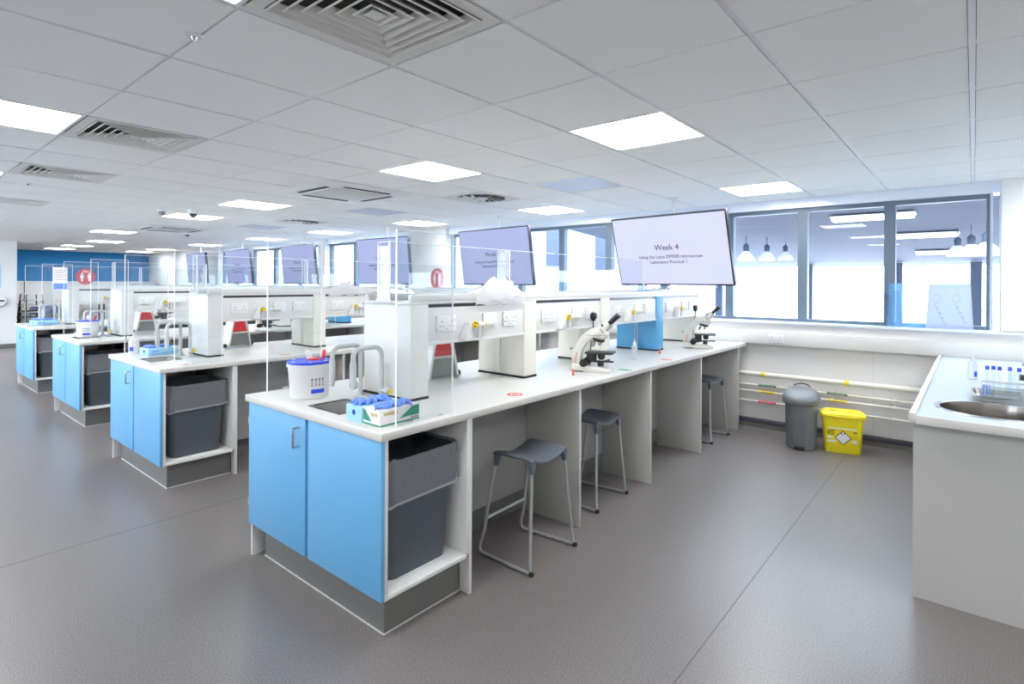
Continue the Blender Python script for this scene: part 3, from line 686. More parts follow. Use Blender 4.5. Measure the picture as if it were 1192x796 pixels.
def b_bucket():
    r = empty('wipes_bucket'); m = MB(); m.lathe((0,0,0), [(0,0),(.094,0),(.098,.006),(.111,.165),(.118,.166),(.118,.180),(.112,.182)], 36, cap0=False); m.obj('tub', 'plastic', r)
    l = MB(); l.lathe((0,0,.182), [(.114,0),(.117,.006),(.112,.013),(.085,.010),(.03,.012),(0,.012)], 36, cap1=False); lo = l.obj('lid', 'royal', r)
    for a in range(6):
        t = MB(); x, y = .095*math.cos(a*PI/3), .095*math.sin(a*PI/3); t.box(x-.008, x+.008, y-.006, y+.006, .1935, .197, 0, .001); t.obj('lid_tab', 'plastic', lo)
    c = MB(); c.lathe((.004,.03,.194), [(.035,0),(.035,.006),(.02,.01)], 20); c.obj('dispenser_ring', 'red', lo)
    c = MB(); mt = Matrix.Translation((.055,.05,.222)) @ Matrix.Rotation(-.9, 4, 'Z') @ Matrix.Rotation(1.35, 4, 'X')
    c.lathe((0,0,0), [(.026,-.004),(.028,0),(.026,.006),(.01,.008)], 22, mtx=mt); c.obj('cap', 'red', lo)
    w = MB(); w.tube([(-.01,.02,.195),(-.012,.018,.215),(-.022,.016,.235),(-.03,.02,.25)], .014, 8, radii=[.016,.014,.012,.004]); w.obj('wipe', 'card', r)
    for dz, h, mi in ((.03,.022,'royal'),(.07,.04,'print')):
        b = MB(); rr = lambda z: .0985+(.111-.098)*(z/.165)+.0006
        n = 8; z0, z1 = dz, dz+h
        for k in range(n):
            if mi == 'print' and k % 2: continue
            a0, a1 = -1.0+k*.09, -1.0+(k+1)*.09
            for (q0, q1) in ([(z0, z1)] if mi == 'royal' else [(z0, z0+.008), (z0+.014, z0+.02), (z0+.026, z0+.04)]):
                b.face([(rr(q0)*math.cos(a0), rr(q0)*math.sin(a0), q0), (rr(q0)*math.cos(a1), rr(q0)*math.sin(a1), q0), (rr(q1)*math.cos(a1), rr(q1)*math.sin(a1), q1), (rr(q1)*math.cos(a0), rr(q1)*math.sin(a0), q1)])
        b.obj('label_print', mi, r)
    hd = MB()
    for s in (-1, 1): hd.cyl((s*.112, 0, .160), (s*.124, 0, .160), .01)
    hd.tube([(.12*math.cos(t), .122*math.sin(t)*1.0, .160-.02*math.sin(t)) for t in [PI*k/12 for k in range(13)]], .0025, 6); hd.obj('carry_handle', 'plastic', r)
    return r
def crumple(mb, w, d, h, seed, n=20, mi=0, peak=1.5, xe=None, hang=.5):
    rows = []
    for i in range(n+1):
        row = []
        for j in range(n+1):
            x, y = i/n-.5, j/n-.5; rr = min(1, math.hypot(x*2, y*2))
            nz = noise.noise(Vector((x*6+seed*3.1, y*6, seed)))*.5+noise.noise(Vector((x*13+seed, y*13, seed*2)))*.3
            env = max(0, 1-rr**peak)
            z = h*max(0.02, env*(.62+.8*nz))
            ox, oy = noise.noise(Vector((x*5, y*5, seed+9)))*.25*w, noise.noise(Vector((x*5, y*5, seed+19)))*.25*d
            X_, Z_ = x*w+ox*.4, z
            if xe is not None and X_ > xe:
                Z_ = z*max(0, 1-(X_-xe)/.05)-(X_-xe)*hang*(1+.5*nz); X_ = xe+.004+max(0, z*.12)+(X_-xe)*.05
            row.append(mb.bm.verts.new((X_, y*d+oy*.4, Z_)))
        rows.append(row)
    for i in range(n):
        for j in range(n):
            f = mb.bm.faces.new([rows[i][j], rows[i+1][j], rows[i+1][j+1], rows[i][j+1]]); f.material_index = mi; f.smooth = False
    return mb
def b_gloves(mb=None, seed=1):
    mb = mb or MB()
    rnd = random.Random(seed)
    for k in range(16):
        x, y = rnd.uniform(-.03,.03), rnd.uniform(-.08,.06); a = rnd.uniform(0, 2*PI); pts = []
        L_ = rnd.uniform(.05,.085)
        for q in range(6):
            t = q/5; pts.append((x+math.cos(a+t*1.5)*L_*(t-.5), y+math.sin(a+t*1.5)*L_*(t-.5), .000+.012*math.sin(PI*t)+rnd.uniform(0,.006)))
        mb.tube(pts, .01, 8, radii=[.004,.008,.0105,.010,.008,.003])
    return mb
def b_glovebox(green):
    def f():
        r = empty('glove_box'); w, d, h = .118, .218, .07
        m = MB(); m.box(-w/2, w/2, -d/2, d/2, 0, h, 0, .0015); m.obj('carton', 'card' if green else 'cardblue', r)
        sl = MB(); sl.lathe((0,0,h), [(0,.0004),(.03,.0004),(.03,.0012),(0,.0012)], 20, ex=1, ey=2.6, cap0=False, cap1=False); sl.obj('opening', 'rim', r)
        p = MB(); q = MB(); e = .0008
        if green:
            x = w/2+e
            p.face([(x,-.005,.022),(x,d/2-.002,.024),(x,d/2-.002,h-.004),(x,.07,h-.004)]); p.face([(x,-d/2+.002,.001),(x,d/2-.002,.001),(x,d/2-.002,.008),(x,-d/2+.002,.008)])
            y = -d/2-e; p.face([(-w/2+.002,y,.02),(.0,y,.016),(-.02,y,.04),(-w/2+.012,y,h-.004),(-w/2+.002,y,h-.004)]); p.face([(-w/2+.002,y,.001),(w/2-.002,y,.001),(w/2-.002,y,.008),(-w/2+.002,y,.008)])
            for k in range(7): q.box(x, x+e, -d/2+.02+k*.011, -d/2+.028+k*.011, .045, .058)
            for k in range(4): q.box(-.002+k*.012, .006+k*.012, y-e, y, .042, .054)
            p.obj('green_print', 'green', r); q.obj('gold_print', 'gold', r)
            t = MB()
            for k in range(4): t.box(x, x+e, .06+k*.011, .067+k*.011, .012, .018)
            t.obj('small_print', 'print', r)
        else:
            for k in range(4): q.box(w/2, w/2+e, -d/2+.02+k*.014, -d/2+.03+k*.014, .035, .044)
            q.box(w/2, w/2+e, -d/2+.02, d/2-.04, .018, .021); q.lathe((0,0,0), [(0,-.0005),(.012,-.0005)], 16, mtx=Matrix.Translation((0,-d/2-.0006,.04)) @ Matrix.Rotation(PI/2,4,'X'), cap0=False, cap1=True)
            q.obj('carton_print', 'royal', r)
        g = b_gloves(seed=3 if green else 8).obj('gloves', 'glove', r); g.location = (0, 0, h)
        return r
    return f
def b_bottle(m_, lab):
    def f():
        r = empty('dropper_bottle'); m = MB(); m.lathe((0,0,0), [(0,0),(.023,0),(.025,.004),(.025,.10),(.021,.112),(.012,.118)], 24, cap0=False); m.obj('bottle_body', m_, r)
        c = MB(); c.lathe((0,0,.118), [(.013,0),(.013,.018),(.006,.024),(.004,.046),(.0025,.047)], 18); c.obj('nozzle', 'plastic', r)
        if lab:
            l = MB(); a0, a1 = -1.25, -.35; n = 6
            for k in range(n):
                t0, t1 = a0+(a1-a0)*k/n, a0+(a1-a0)*(k+1)/n
                l.face([(.0255*math.cos(t0), .0255*math.sin(t0), .02), (.0255*math.cos(t1), .0255*math.sin(t1), .02), (.0255*math.cos(t1), .0255*math.sin(t1), .055), (.0255*math.cos(t0), .0255*math.sin(t0), .055)])
            l.obj('bottle_label', 'royal', r)
        return r
    return f
def b_vial():
    r = empty('marker_vial'); m = MB(); m.lathe((0,0,0), [(0,0),(.007,0),(.007,.035),(.004,.045)], 12, cap0=False); m.obj('vial_body', 'redstk', r)
    c = MB(); c.lathe((0,0,.045), [(.004,0),(.003,.02)], 10); c.obj('vial_tip', 'plastic', r); return r

def b_stool():
    r = empty('lab_stool'); s = MB(); n, k = 16, 8
    def zz(x, y):
        t = abs(y)/.17
        return .552+.032*min(1, t/.88)**2 - ((.026 if y > 0 else .008)*((t-.88)/.12)**2 if t > .88 else 0) - (.010*((abs(x)-.10)/.035)**2 if abs(x) > .10 else 0)
    topv, botv = [], []
    for i in range(k+1):
        x = -.135+.27*i/k; a, b = [], []
        for j in range(n+1):
            y = -.17+.34*j/n; a.append(s.bm.verts.new((x, y, zz(x,y)))); b.append(s.bm.verts.new((x*.985, y*.985, zz(x,y)-.011)))
        topv.append(a); botv.append(b)
    for i in range(k):
        for j in range(n):
            for g, fl in ((topv, 0), (botv, 1)):
                f = s.bm.faces.new([g[i][j], g[i+1][j], g[i+1][j+1], g[i][j+1]]); f.smooth = True
    def strip(A, B):
        for q in range(len(A)-1): s.bm.faces.new([A[q], A[q+1], B[q+1], B[q]])
    strip(topv[0], botv[0]); strip(topv[-1], botv[-1]); strip([t[0] for t in topv], [t[0] for t in botv]); strip([t[-1] for t in topv], [t[-1] for t in botv])
    s.obj('seat', 'seat', r)
    for sx in (-1, 1):
        for sy in (-1, 1):
            p = MB(); x, y = sx*.118, sy*.152
            p.rings([rrect(x-sx*.004, y-sy*.010, .556, .042, .04, .012, 3), rrect(x+sx*.001, y, .53, .034, .034, .010, 3), rrect(x+sx*.003, y+sy*.003, .50, .026, .026, .010, 3)])
            p.obj('seat_bracket', 'seat', r)
    for sy in (-1, 1):
        m = MB(); m.tube([(.12, sy*.155, .55), (.128, sy*.172, .35), (.148, sy*.208, .024)], .0095, 10); m.obj('leg', 'steelg', r)
        m = MB(); pts = [(-.115, sy*.155, .55), (-.165, sy*.172, .28), (-.185, sy*.178, .14)]+arc((-.20, sy*.183, .09), (-.232, sy*.19, .012), (-.185, sy*.192, .0115), 6)+[(.158, sy*.210, .0115)]
        m.tube(pts, .0095, 10); lo = m.obj('leg', 'steelg', r)
        c = MB(); c.cyl((.150, sy*.2095, .0115), (.168, sy*.2105, .0115), .0112, seg=12); c.obj('foot_cap', 'rubber', lo)
    b = MB(); b.cyl((-.176, -.175, .2), (-.176, .175, .2), .0095, seg=10); b.obj('crossbar', 'steelg', r)
    return r
def b_pedal():
    r = empty('flip_top_bin'); m = MB()
    m.lathe((0,0,0), [(0,0),(.122,0),(.126,.01),(.134,.40),(.134,.405)], 40, cap0=False); m.obj('bin_body', 'mid', r)
    # arched foot recess facing the room
    n = MB(); pts = []
    for k in range(13):
        a = PI*k/12; pts.append((math.cos(a)*.045, .215+math.sin(a)*.07))
    pts = [(.045, .004)]+pts+[(-.045, .004)]
    rr = lambda z: .1275+.008*z/.4
    n.bm.faces.new([n.bm.verts.new((x, -math.sqrt(rr(z)**2-x*x)-.0035, z)) for x, z in pts]); n.obj('foot_recess', 'middark', r)
    f = MB(); f.prism([(-.043,-.165),(.043,-.165),(.043,-.10),(-.043,-.10)], 'z', .012, .028, 0, .006); f.obj('pedal', 'rubber', r)
    g = MB(); g.lathe((0,0,.398), [(.133,0),(.139,.004),(.139,.018),(.133,.02)], 40, cap0=False, cap1=False); g.obj('bag_edge', 'yknob', r)
    l = MB(); rg = []
    for (rad, z, tilt) in ((.150,.405,0),(.158,.412,0),(.160,.455,.05),(.157,.478,.12),(.130,.508,.16),(.085,.520,.18),(.03,.524,.18)):
        rg.append([(rad*math.cos(2*PI*q/40), rad*math.sin(2*PI*q/40), z+tilt*rad*math.sin(2*PI*q/40)*1.6) for q in range(40)])
    l.rings(rg); lo = l.obj('flip_lid', 'middark', r)
    h = MB(); h.tube([(.075*math.cos(t), .03+.085*math.sin(t), .537+.03*math.sin(t)) for t in [PI*(.15+.7*k/10) for k in range(11)]], .006, 8); h.obj('lid_slot', 'black', lo)
    return r
def b_sharps():
    r = empty('sharps_container'); w, d, h = .32, .20, .335
    m = MB(); m.rings([rrect(0,0,0,w-.07,d-.05,.03), rrect(0,0,.012,w-.055,d-.04,.035), rrect(0,0,.3,w-.02,d-.012,.04), rrect(0,0,h,w-.015,d-.01,.04)]); m.obj('tub', 'yellow', r)
    l = MB(); l.rings([rrect(0,0,h-.018,w,d,.045), rrect(0,0,h-.018,w+.012,d+.012,.045), rrect(0,0,h+.012,w+.012,d+.012,.045), rrect(0,0,h+.018,w-.005,d-.005,.045), rrect(0,0,h+.034,w-.05,d-.05,.045)]); lo = l.obj('lid', 'yellow', r)
    for x in (-.07, .06):
        b = MB(); b.box(x-.03, x+.03, -.07, -.01, h+.034, h+.042, 0, .003); b.obj('lid_flap', 'yellow', lo)
    c = MB(); c.box(-.075, -.055, -d/2-.014, -d/2-.006, h-.03, h+.015, 0, .002); c.obj('clip', 'yellow', r)
    hd = MB(); hd.tube([(-.155,-.095,h+.006),(-.1,-d/2-.012,h-.004),(0,-d/2-.014,h-.006),(.1,-d/2-.012,h-.004),(.155,-.095,h+.006)], .006, 8); hd.obj('carry_handle', 'yellow', r)
    # printed front: follows the sloping front face
    def P(x, z, e=.0012): return (x, -(d-.04+(.028)*(z-.012)/.288)/2-e, z)
    def quad(mb, x0, x1, z0, z1, e=.0012): mb.face([P(x0,z0,e),P(x1,z0,e),P(x1,z1,e),P(x0,z1,e)])
    k = MB(); k.face([P(.0,.075),P(.062,.14),P(.0,.205),P(-.062,.14)]); k.obj('warning_diamond', 'black', r)
    k = MB(); k.face([P(.0,.083,.002),P(.054,.14,.002),P(.0,.197,.002),P(-.054,.14,.002)]); quad(k,-.115,.10,.215,.226); quad(k,-.115,-.075,.13,.145); quad(k,-.115,-.05,.095,.115); quad(k,.06,.10,.10,.125); k.obj('label_white', 'card', r)
    k = MB()
    for q in range(5): quad(k,-.115,-.06-.01*(q % 2),.16+q*.010,.164+q*.010)
    quad(k,.072,.082,.19,.2); quad(k,.086,.1,.19,.2); quad(k,-.016,-.006,.175,.185,.003); quad(k,.006,.016,.175,.185,.003); quad(k,-.008,.008,.165,.17,.003); k.obj('label_print', 'black', r)
    return r
def b_tv(txt, first, lean):
    def f():
        r = empty('wall_screen'); w, h = 1.29, .742; mt = Matrix.Rotation(lean, 4, 'X')   # leans its top edge into the room
        b = MB(); b.box(-w/2, w/2, 0, .05, -h/2, h/2, 0, .004, mtx=mt); b.obj('screen_housing', 'bezel', r)
        s = MB(); s.box(-w/2+.014, w/2-.014, -.0015, .001, -h/2+.018, h/2-.014, 0, mtx=mt); s.obj('display', 'screen' if first else 'screen2', r)
        base = mt @ Matrix.Translation((0, -.0025, 0)) @ Matrix.Rotation(PI/2, 4, 'X')
        for body, size, x, z in txt: text_mesh(body, size, 'lettering', 'ink', r, base @ Matrix.Translation((x, z, 0)))
        k = MB(); k.box(-.2, .2, .05, .075, -.1, .12, 0, .004, mtx=mt); k.obj('mount_plate', 'dark', r)
        p = MB(); c = mt @ Vector((0,.085,.05)); p.cyl((0,c.y+.02,c.z), (0,c.y+.02,.543), .012, seg=12); p.cyl((0,c.y+.02,.535), (0,c.y+.02,.5445), .05); p.box(-.03,.03,c.y-.03,c.y+.04,c.z-.03,c.z+.03); p.obj('ceiling_pole', 'lightframe', r)
        return r
    return f
TXT = [('Week 4', .085, -.02, .035), ('Using the Leica DM500 microscope', .050, .0, -.062), ('Laboratory Practical 1', .048, -.02, -.118)]
TVX = [(-2.394, 5.345, -.103), (-4.80, 5.35, -.06), (-7.22, 5.39, .02), (-9.85, 5.40, -.03), (-12.4, 5.40, -.03), (-14.7, 5.40, -.03)]
TVN = ['largest lit screen reading Week 4, nearest the sink counter','lit lilac screen second from the right','lit lilac screen just left of the red round sign','lit lilac screen fourth from the right','small lit screen second from the far end','smallest lit screen at the far end']
for i, (x, y, a) in enumerate(TVX):
    inst(f'tv{i}', b_tv(TXT, i == 0, (.287, .15, .10, .09, .09, .09)[i]), (x, y, 1.84), TVN[i], 'screen', 'lilac lecture screens', a)

BLANK = None
for i, (x0, y0, sy) in enumerate(BX):
    bn = BN[i]; sc = (1, sy, 1)
    inst('cab', b_cab, (x0, y0, 0), f'blue-doored white cabinet with open bin bay, end of {bn}', 'cabinet', 'end cabinets', sc=sc)
    inst('top', b_top, (x0, y0, 0), f'long white worktop of {bn}', 'worktop', 'bench worktops', sc=sc)
    inst('frm', b_frame, (x0, y0, 0), f'grey panelled knee-space frame under the worktop of {bn}', 'bench frame', 'bench frames', sc=sc)
    inst('spn', b_spine, (x0, y0, 0), f'raised white service shelf with sockets and gas taps along {bn}', 'service shelf', 'service shelves', sc=sc)
    inst('snk', b_sink, (x0, y0, 0), f'small dark-rimmed sink let into the end of {bn}', 'sink', 'bench sinks', sc=sc)
    def P(u, v, z=.8834): return (x0+u, y0+v*sy, z)
    inst('tapA', b_tapA, P(-.517, .385), f'grey swan-neck tap with yellow disc, right one on {bn}', 'tap', 'bench taps')
    inst('tapB', b_tapB, P(-.672, .366), f'grey swan-neck tap with green disc, left one on {bn}', 'tap', 'bench taps')
    inst('sds', b_sidescreen, P(-.045, .108), f'tall clear sheet on the right-hand edge of {bn}', 'screen guard', 'side screens', sc=sc)
    inst('sds', b_sidescreen, P(-1.19, .108), f'tall clear sheet on the left-hand edge of {bn}', 'screen guard', 'side screens', sc=sc)
    for j in range(3):
        wh = ['sink end', 'middle', 'window end'][j]
        inst('sps', b_spscreen, P(-.525, .435+j*.985, 1.4005), f'clear sheet on the raised shelf, {wh} of {bn}', 'screen guard', 'shelf screens', sc=sc)
    inst('bin', b_bin, (x0, y0, 0), f'dark grey lined waste bin in the cabinet of {bn}', 'bin', 'cabinet waste bins', sc=sc)
    pr = [(-.84, 1.085, -.12), (-1.02, .975, .18), (-.93, .86, .15), (-.92, .86, .1)][i]
    if i < 3: inst('rig', b_instr, P(pr[0], pr[1]), f'wedge-shaped red and grey unit beneath the shelf of {bn}', 'bench instrument', 'red and grey bench units', pr[2])

# loose things on the nearest bench
T = .8834
inst('bucket', b_bucket, (-2.76, 1.585, T), 'white wipes bucket with blue lid and red cap beside the nearest sink', 'bucket', 'wipes buckets', .55)
inst('gbg', b_glovebox(True), (-1.99, 1.541, T), 'white and green carton with blue gloves spilling out, front corner of the nearest bench', 'glove box', rz=0)
inst('gbb', b_glovebox(False), (-2.112, 1.535, T), 'pale blue glove carton tucked behind the white and green one', 'glove box')
def cord(pts, r):
    c = MB(); c.tube(pts, .004, 7); co = c.obj('power_cord', 'black', r); return co
for k, (x, y, py, l) in enumerate(((-2.192, 3.294, 3.60, 'cream binocular microscope nearest the camera, left of the blue pillar'), (-2.165, 5.185, 5.597, 'cream binocular microscope right of the blue pillar on the nearest bench'))):
    o = inst('scope', b_scope, (x, y, T), l, 'microscope', 'microscopes', .34)
for k, (x, y, py) in enumerate(((-2.192, 3.294, 3.60), (-2.165, 5.185, 5.597))):
    r = empty('power_plug', (-2.2245, py, 1.255)); m = MB()
    m.tube([(0,0,0),(.03,0,0),(.034,0,0)], .026, 18, radii=[.027,.025,.018]); m.box(-.0, .026, -.012, .012, -.038, -.015, 0, .003); m.obj('plug_body', 'black', r)
    cord([(.012,0,-.036),(.012,.0,-.08),(.004,-.008,-.13),(.0,-.012,-.19),(-.006,-.01,-.28),(-.005,-.01,-.37)], r)
    props(r, ['black plug and cord above the nearest microscope', 'black plug and cord above the microscope by the window'][k], 'plug', 'black mains plugs')
inst('db', b_bottle('clearpl', False), (-2.114, 4.074, T), 'clear dropper bottle standing in front of the blue pillar', 'bottle')
inst('vial', b_vial, (-2.12, 4.56, T), 'tiny red-based vial in front of the last pillar, right of the blue one', 'vial', 'tiny red vials')
inst('vial', b_vial, (-2.057, 3.094, T), 'tiny red-based vial before the nearest microscope', 'vial', 'tiny red vials')
def stool(x, y, a, l): inst('stool', b_stool, (x, y, 0), l, 'stool', 'grey lab stools', a)
stool(-1.893, 2.428, .03, 'grey saddle-seat stool nearest the camera, half out from under the bench')
stool(-2.045, 3.325, .03, 'grey saddle-seat stool second from the cabinet, tucked under the nearest bench')
stool(-2.03, 5.37, -.03, 'grey saddle-seat stool nearest the windows, tucked under the bench')
# dust covers thrown on the shelves
def b_cov(w, d, h, seed, xe=None):
    def f():
        r = MB(); crumple(r, w, d, h, seed, xe=xe); return r.obj('dust_cover', 'cover')
    return f
COV = [(-2.215, 2.55, 1.4385, .27, .46, .15, 1, 'tall crumpled clear plastic cover on the nearest shelf', -.008), (-2.52, 2.0, 1.4385, .19, .40, .04, 2, 'flat crumpled plastic cover at the sink end of the nearest shelf', None),
       (-2.49, 5.35, 1.4385, .22, .5, .036, 3, 'crumpled plastic cover at the window end of the nearest shelf', None),
       (-4.77, 3.15, 1.4385, .27, .42, .10, 4, 'crumpled plastic cover hanging over the second shelf edge', -.008), (-5.07, 4.3, 1.4385, .2, .4, .06, 5, 'low plastic cover towards the windows on the second shelf', None),
       (-7.60, 3.2, 1.4385, .2, .5, .07, 6, 'crumpled plastic cover midway along the third shelf', None), (-10.19, 3.0, 1.4385, .2, .5, .08, 7, 'crumpled plastic cover on the farthest shelf', None)]
for k, (x, y, z, a, b, c, sd, l, xe) in enumerate(COV):
    o = b_cov(a, b, c, sd, xe)(); o.location = (x, y, z); props(o, l, 'dust cover', 'plastic dust covers')
r = empty('paper_cup', (-2.455, 4.0, 1.4385)); m = MB(); m.lathe((0,0,0), [(.07,0),(.068,.02),(.05,.04),(.02,.05)], 20); m.obj('cup', 'plastic', r); r.name = 'plastic_dish'
props(r, 'small white upturned dish on the nearest shelf left of the blue cap', 'dish')
# second, third and farthest benches
inst('db2', b_bottle('plastic', True), (-5.54, 1.54, T), 'white dispenser bottle with blue label at the corner of the second bench', 'bottle', sc=(1.5,1.5,1.05))
inst('gbb', b_glovebox(False), (-5.30, 1.66, T), 'pale blue glove carton with blue gloves on the second bench', 'glove box', rz=.15, sc=(1.25,1.1,.9))
inst('bucket', b_bucket, (-7.53, 1.655, T), 'white wipes bucket with blue lid on the third bench', 'bucket', 'wipes buckets', .3, (.95,.95,.95))
inst('gbb', b_glovebox(False), (-10.05, 1.72, T), 'pale blue glove carton on the farthest bench', 'glove box', rz=.3, sc=(1.5,1.3,1))
for k, (x, y, l) in enumerate(((-7.05, 3.32, 'small cream microscope on the third bench, left of the other one there'), (-7.08, 3.95, 'small cream microscope on the third bench, right of the other one there'), (-9.75, 3.0, 'tiny cream microscope on the farthest bench'))):
    inst('scope', b_scope, (x, y, T), l, 'microscope', 'microscopes', .34)
r = empty('notice_sheet', (-9.5-.0405, 1.71, 1.38)); m = MB(); m.box(0, .0015, 0, .16, 0, .31); m.obj('paper', 'card', r); m = MB(); m.box(.0015, .0022, .008, .152, .01, .09); m.obj('blue_print', 'glove', r)
m = MB()
for k in range(5): m.box(.0015, .0022, .02, .14-.02*(k % 2), .14+k*.03, .146+k*.03)
m.obj('grey_print', 'print', r); props(r, 'white notice with a blue patch taped to the farthest end screen', 'notice')
# round distancing signs
def b_sign():
    r = empty('round_sign'); d = MB(); d.lathe((0,0,0), [(0,0),(.165,0),(.165,.003),(0,.003)], 36, cap0=False, cap1=False); d.obj('disc', 'redsign', r)
    w = MB()
    for s in (-1, 1):
        x = s*.06; w.lathe((x,.055,.0032), [(0,0),(.018,0),(.018,.001),(0,.001)], 14, cap0=False, cap1=False)
        w.prism([(x-.03,.03),(x+.03,.03),(x+.028,-.03),(x+.016,-.03),(x+.013,-.1),(x-.013,-.1),(x-.016,-.03),(x-.028,-.03)], 'z', .0032, .0042)
    w.box(-.05, .05, .1, .115, .0032, .0042); w.box(-.07, .07, .08, .086, .0032, .0042); w.obj('pictogram', 'card', r); return r
o = inst('sign', b_sign, (-6.745, YW-.0005, 1.575), 'round red two-figure sign on the white window column', 'sign', 'round red signs'); o.rotation_euler = (PI/2, 0, 0)
o = inst('sign', b_sign, (-9.5-.5205, 1.495+.68, 1.57), 'round red two-figure sign on a clear sheet of the farthest bench', 'sign', 'round red signs'); o.rotation_euler = (PI/2, 0, PI/2); o.scale = (.72,.72,.9)

# pipes below the window
PIPES = [(.565, .024, None), (.449, .0095, 'greenlab'), (.384, .0095, 'yknob'), (.279, .0095, 'red')]
for k, (z, rad, c) in enumerate(PIPES):
    r = empty('wall_pipe', (-5, 6.055, z)); m = MB(); m.cyl((-12, 0, 0), (7.4, 0, 0), rad, seg=16); m.obj('pipe_run', 'pipe', r)
    for x in (-1.05, -.55, -3):
        b = MB(); b.box(x+5-.01, x+5+.01, 0, .0745, -.01, .01, 0, .002); b.obj('pipe_clip', 'pipe', r)
    for x in ((-1.67, -.92) if c is None else (-1.63, -1.0)):
        b = MB(); hw = .018 if c is None else .085; b.cyl((x+5-hw, 0, 0), (x+5+hw, 0, 0), rad+.0012, seg=16); bo = b.obj('pipe_label', 'yellow' if c in (None, 'yknob') else c, r)
        t = MB()
        for q in range(9 if c else 1):
            px = x+5-.065+q*.015 if c else x+5; t.box(px-.004, px+.004 if q % 3 else px+.001, -rad-.0022, -rad-.001, -.003, .003)
        t.obj('label_print', 'black' if c in ('yknob', None) else 'card', bo)
    props(r, ['thick cream pipe with yellow bands, topmost under the window', 'thin cream pipe with green labels under the window', 'thin cream pipe with yellow labels under the window', 'thin cream pipe with red labels, lowest under the window'][k], 'pipe')
r = empty('double_socket', (-1.55, 6.0648, .945)); m = MB(); m.box(-.073, .073, -.01, 0, -.043, .043, 0, .003); m.obj('plate', 'plastic', r)
m = MB()
for x in (-.036, .036):
    m.box(x-.004, x+.004, -.011, -.0095, .005, .015); m.box(x-.016, x-.008, -.011, -.0095, -.02, -.014); m.box(x+.008, x+.016, -.011, -.0095, -.02, -.014)
m.obj('pin_slots', 'print', r); props(r, 'white double socket on the ledge trunking under the window', 'socket')
inst('pedal', b_pedal, (-1.222, 5.63, 0), 'round grey flip-top bin below the window beside the yellow container', 'bin', rz=.12)
inst('sharps', b_sharps, (-.905, 5.72, 0), 'yellow clinical waste container with a diamond warning label beside the grey bin', 'waste container', rz=.24, sc=(1.06,1,1))

# clear sheets leaning on the sill
def leaner(x0, x1, y, z0, h, lean, mt, name, label, marks=False, skew=0):
    r = empty(name, ((x0+x1)/2, y, z0)); w = (x1-x0)/2; m = MB(); t = .005; d = lean
    A = [Vector((-w, 0, 0)), Vector((w, 0, 0)), Vector((w-skew, d, h)), Vector((-w+skew, d, h))]
    n = Vector((0, -1, d/h)).normalized()*t
    m.face(A, 0); m.face([a+n for a in A], 0)
    for i in range(4): m.face([A[i], A[(i+1) % 4], A[(i+1) % 4]+n, A[i]+n], 1)
    m.obj('sheet', [mt, 'acredge'], r)
    if marks:
        g = MB()
        def q(u, s, du, ds):
            pts = [(u, s), (u+du, s), (u+du, s+ds), (u, s+ds)]
            g.face([Vector((a, d*b/h, b))+n*1.25 for a, b in pts])
        for (cx, cz) in ((-.09, .26), (.05, .27)):
            for k in range(16):
                a = 2*PI*k/16; q(cx+.026*math.cos(a)-.002, cz+.035*math.sin(a)-.003, .004, .006)
            for k in range(8): q(cx-.012+k*.009+.004*(k % 2), cz-.06-k*.022, .016 if k % 2 else .006, .005); q(cx-.012+k*.009, cz-.06-k*.022, .004, .014)
        g.obj('film_print', 'print', r)
    return props(r, label, 'acrylic sheet', 'spare sheets on the sill')
zs = 1.1153
leaner(-1.02, -.50, 6.15, zs, .33, .05, 'acryl', 'acrylic_sheet', 'clear sheet leaning leftmost on the window sill', skew=.01)
leaner(-.82, -.56, 6.12, zs, .30, .06, 'acryl', 'acrylic_sheet', 'small clear sheet in front of the leftmost one on the sill', skew=.02)
leaner(-.62, -.33, 6.185, zs, .40, .045, 'filmblue', 'acrylic_sheet', 'sheet with pale blue film in the middle of the sill', skew=.012)
leaner(-.33, .0, 6.16, zs, .395, .05, 'filmgrey', 'acrylic_sheet', 'sheet with printed pale grey film rightmost on the sill', True, skew=.02)
leaner(-.46, -.04, 6.212, zs, .42, .03, 'acryl', 'acrylic_sheet', 'tallest clear sheet behind the blue and grey filmed ones')

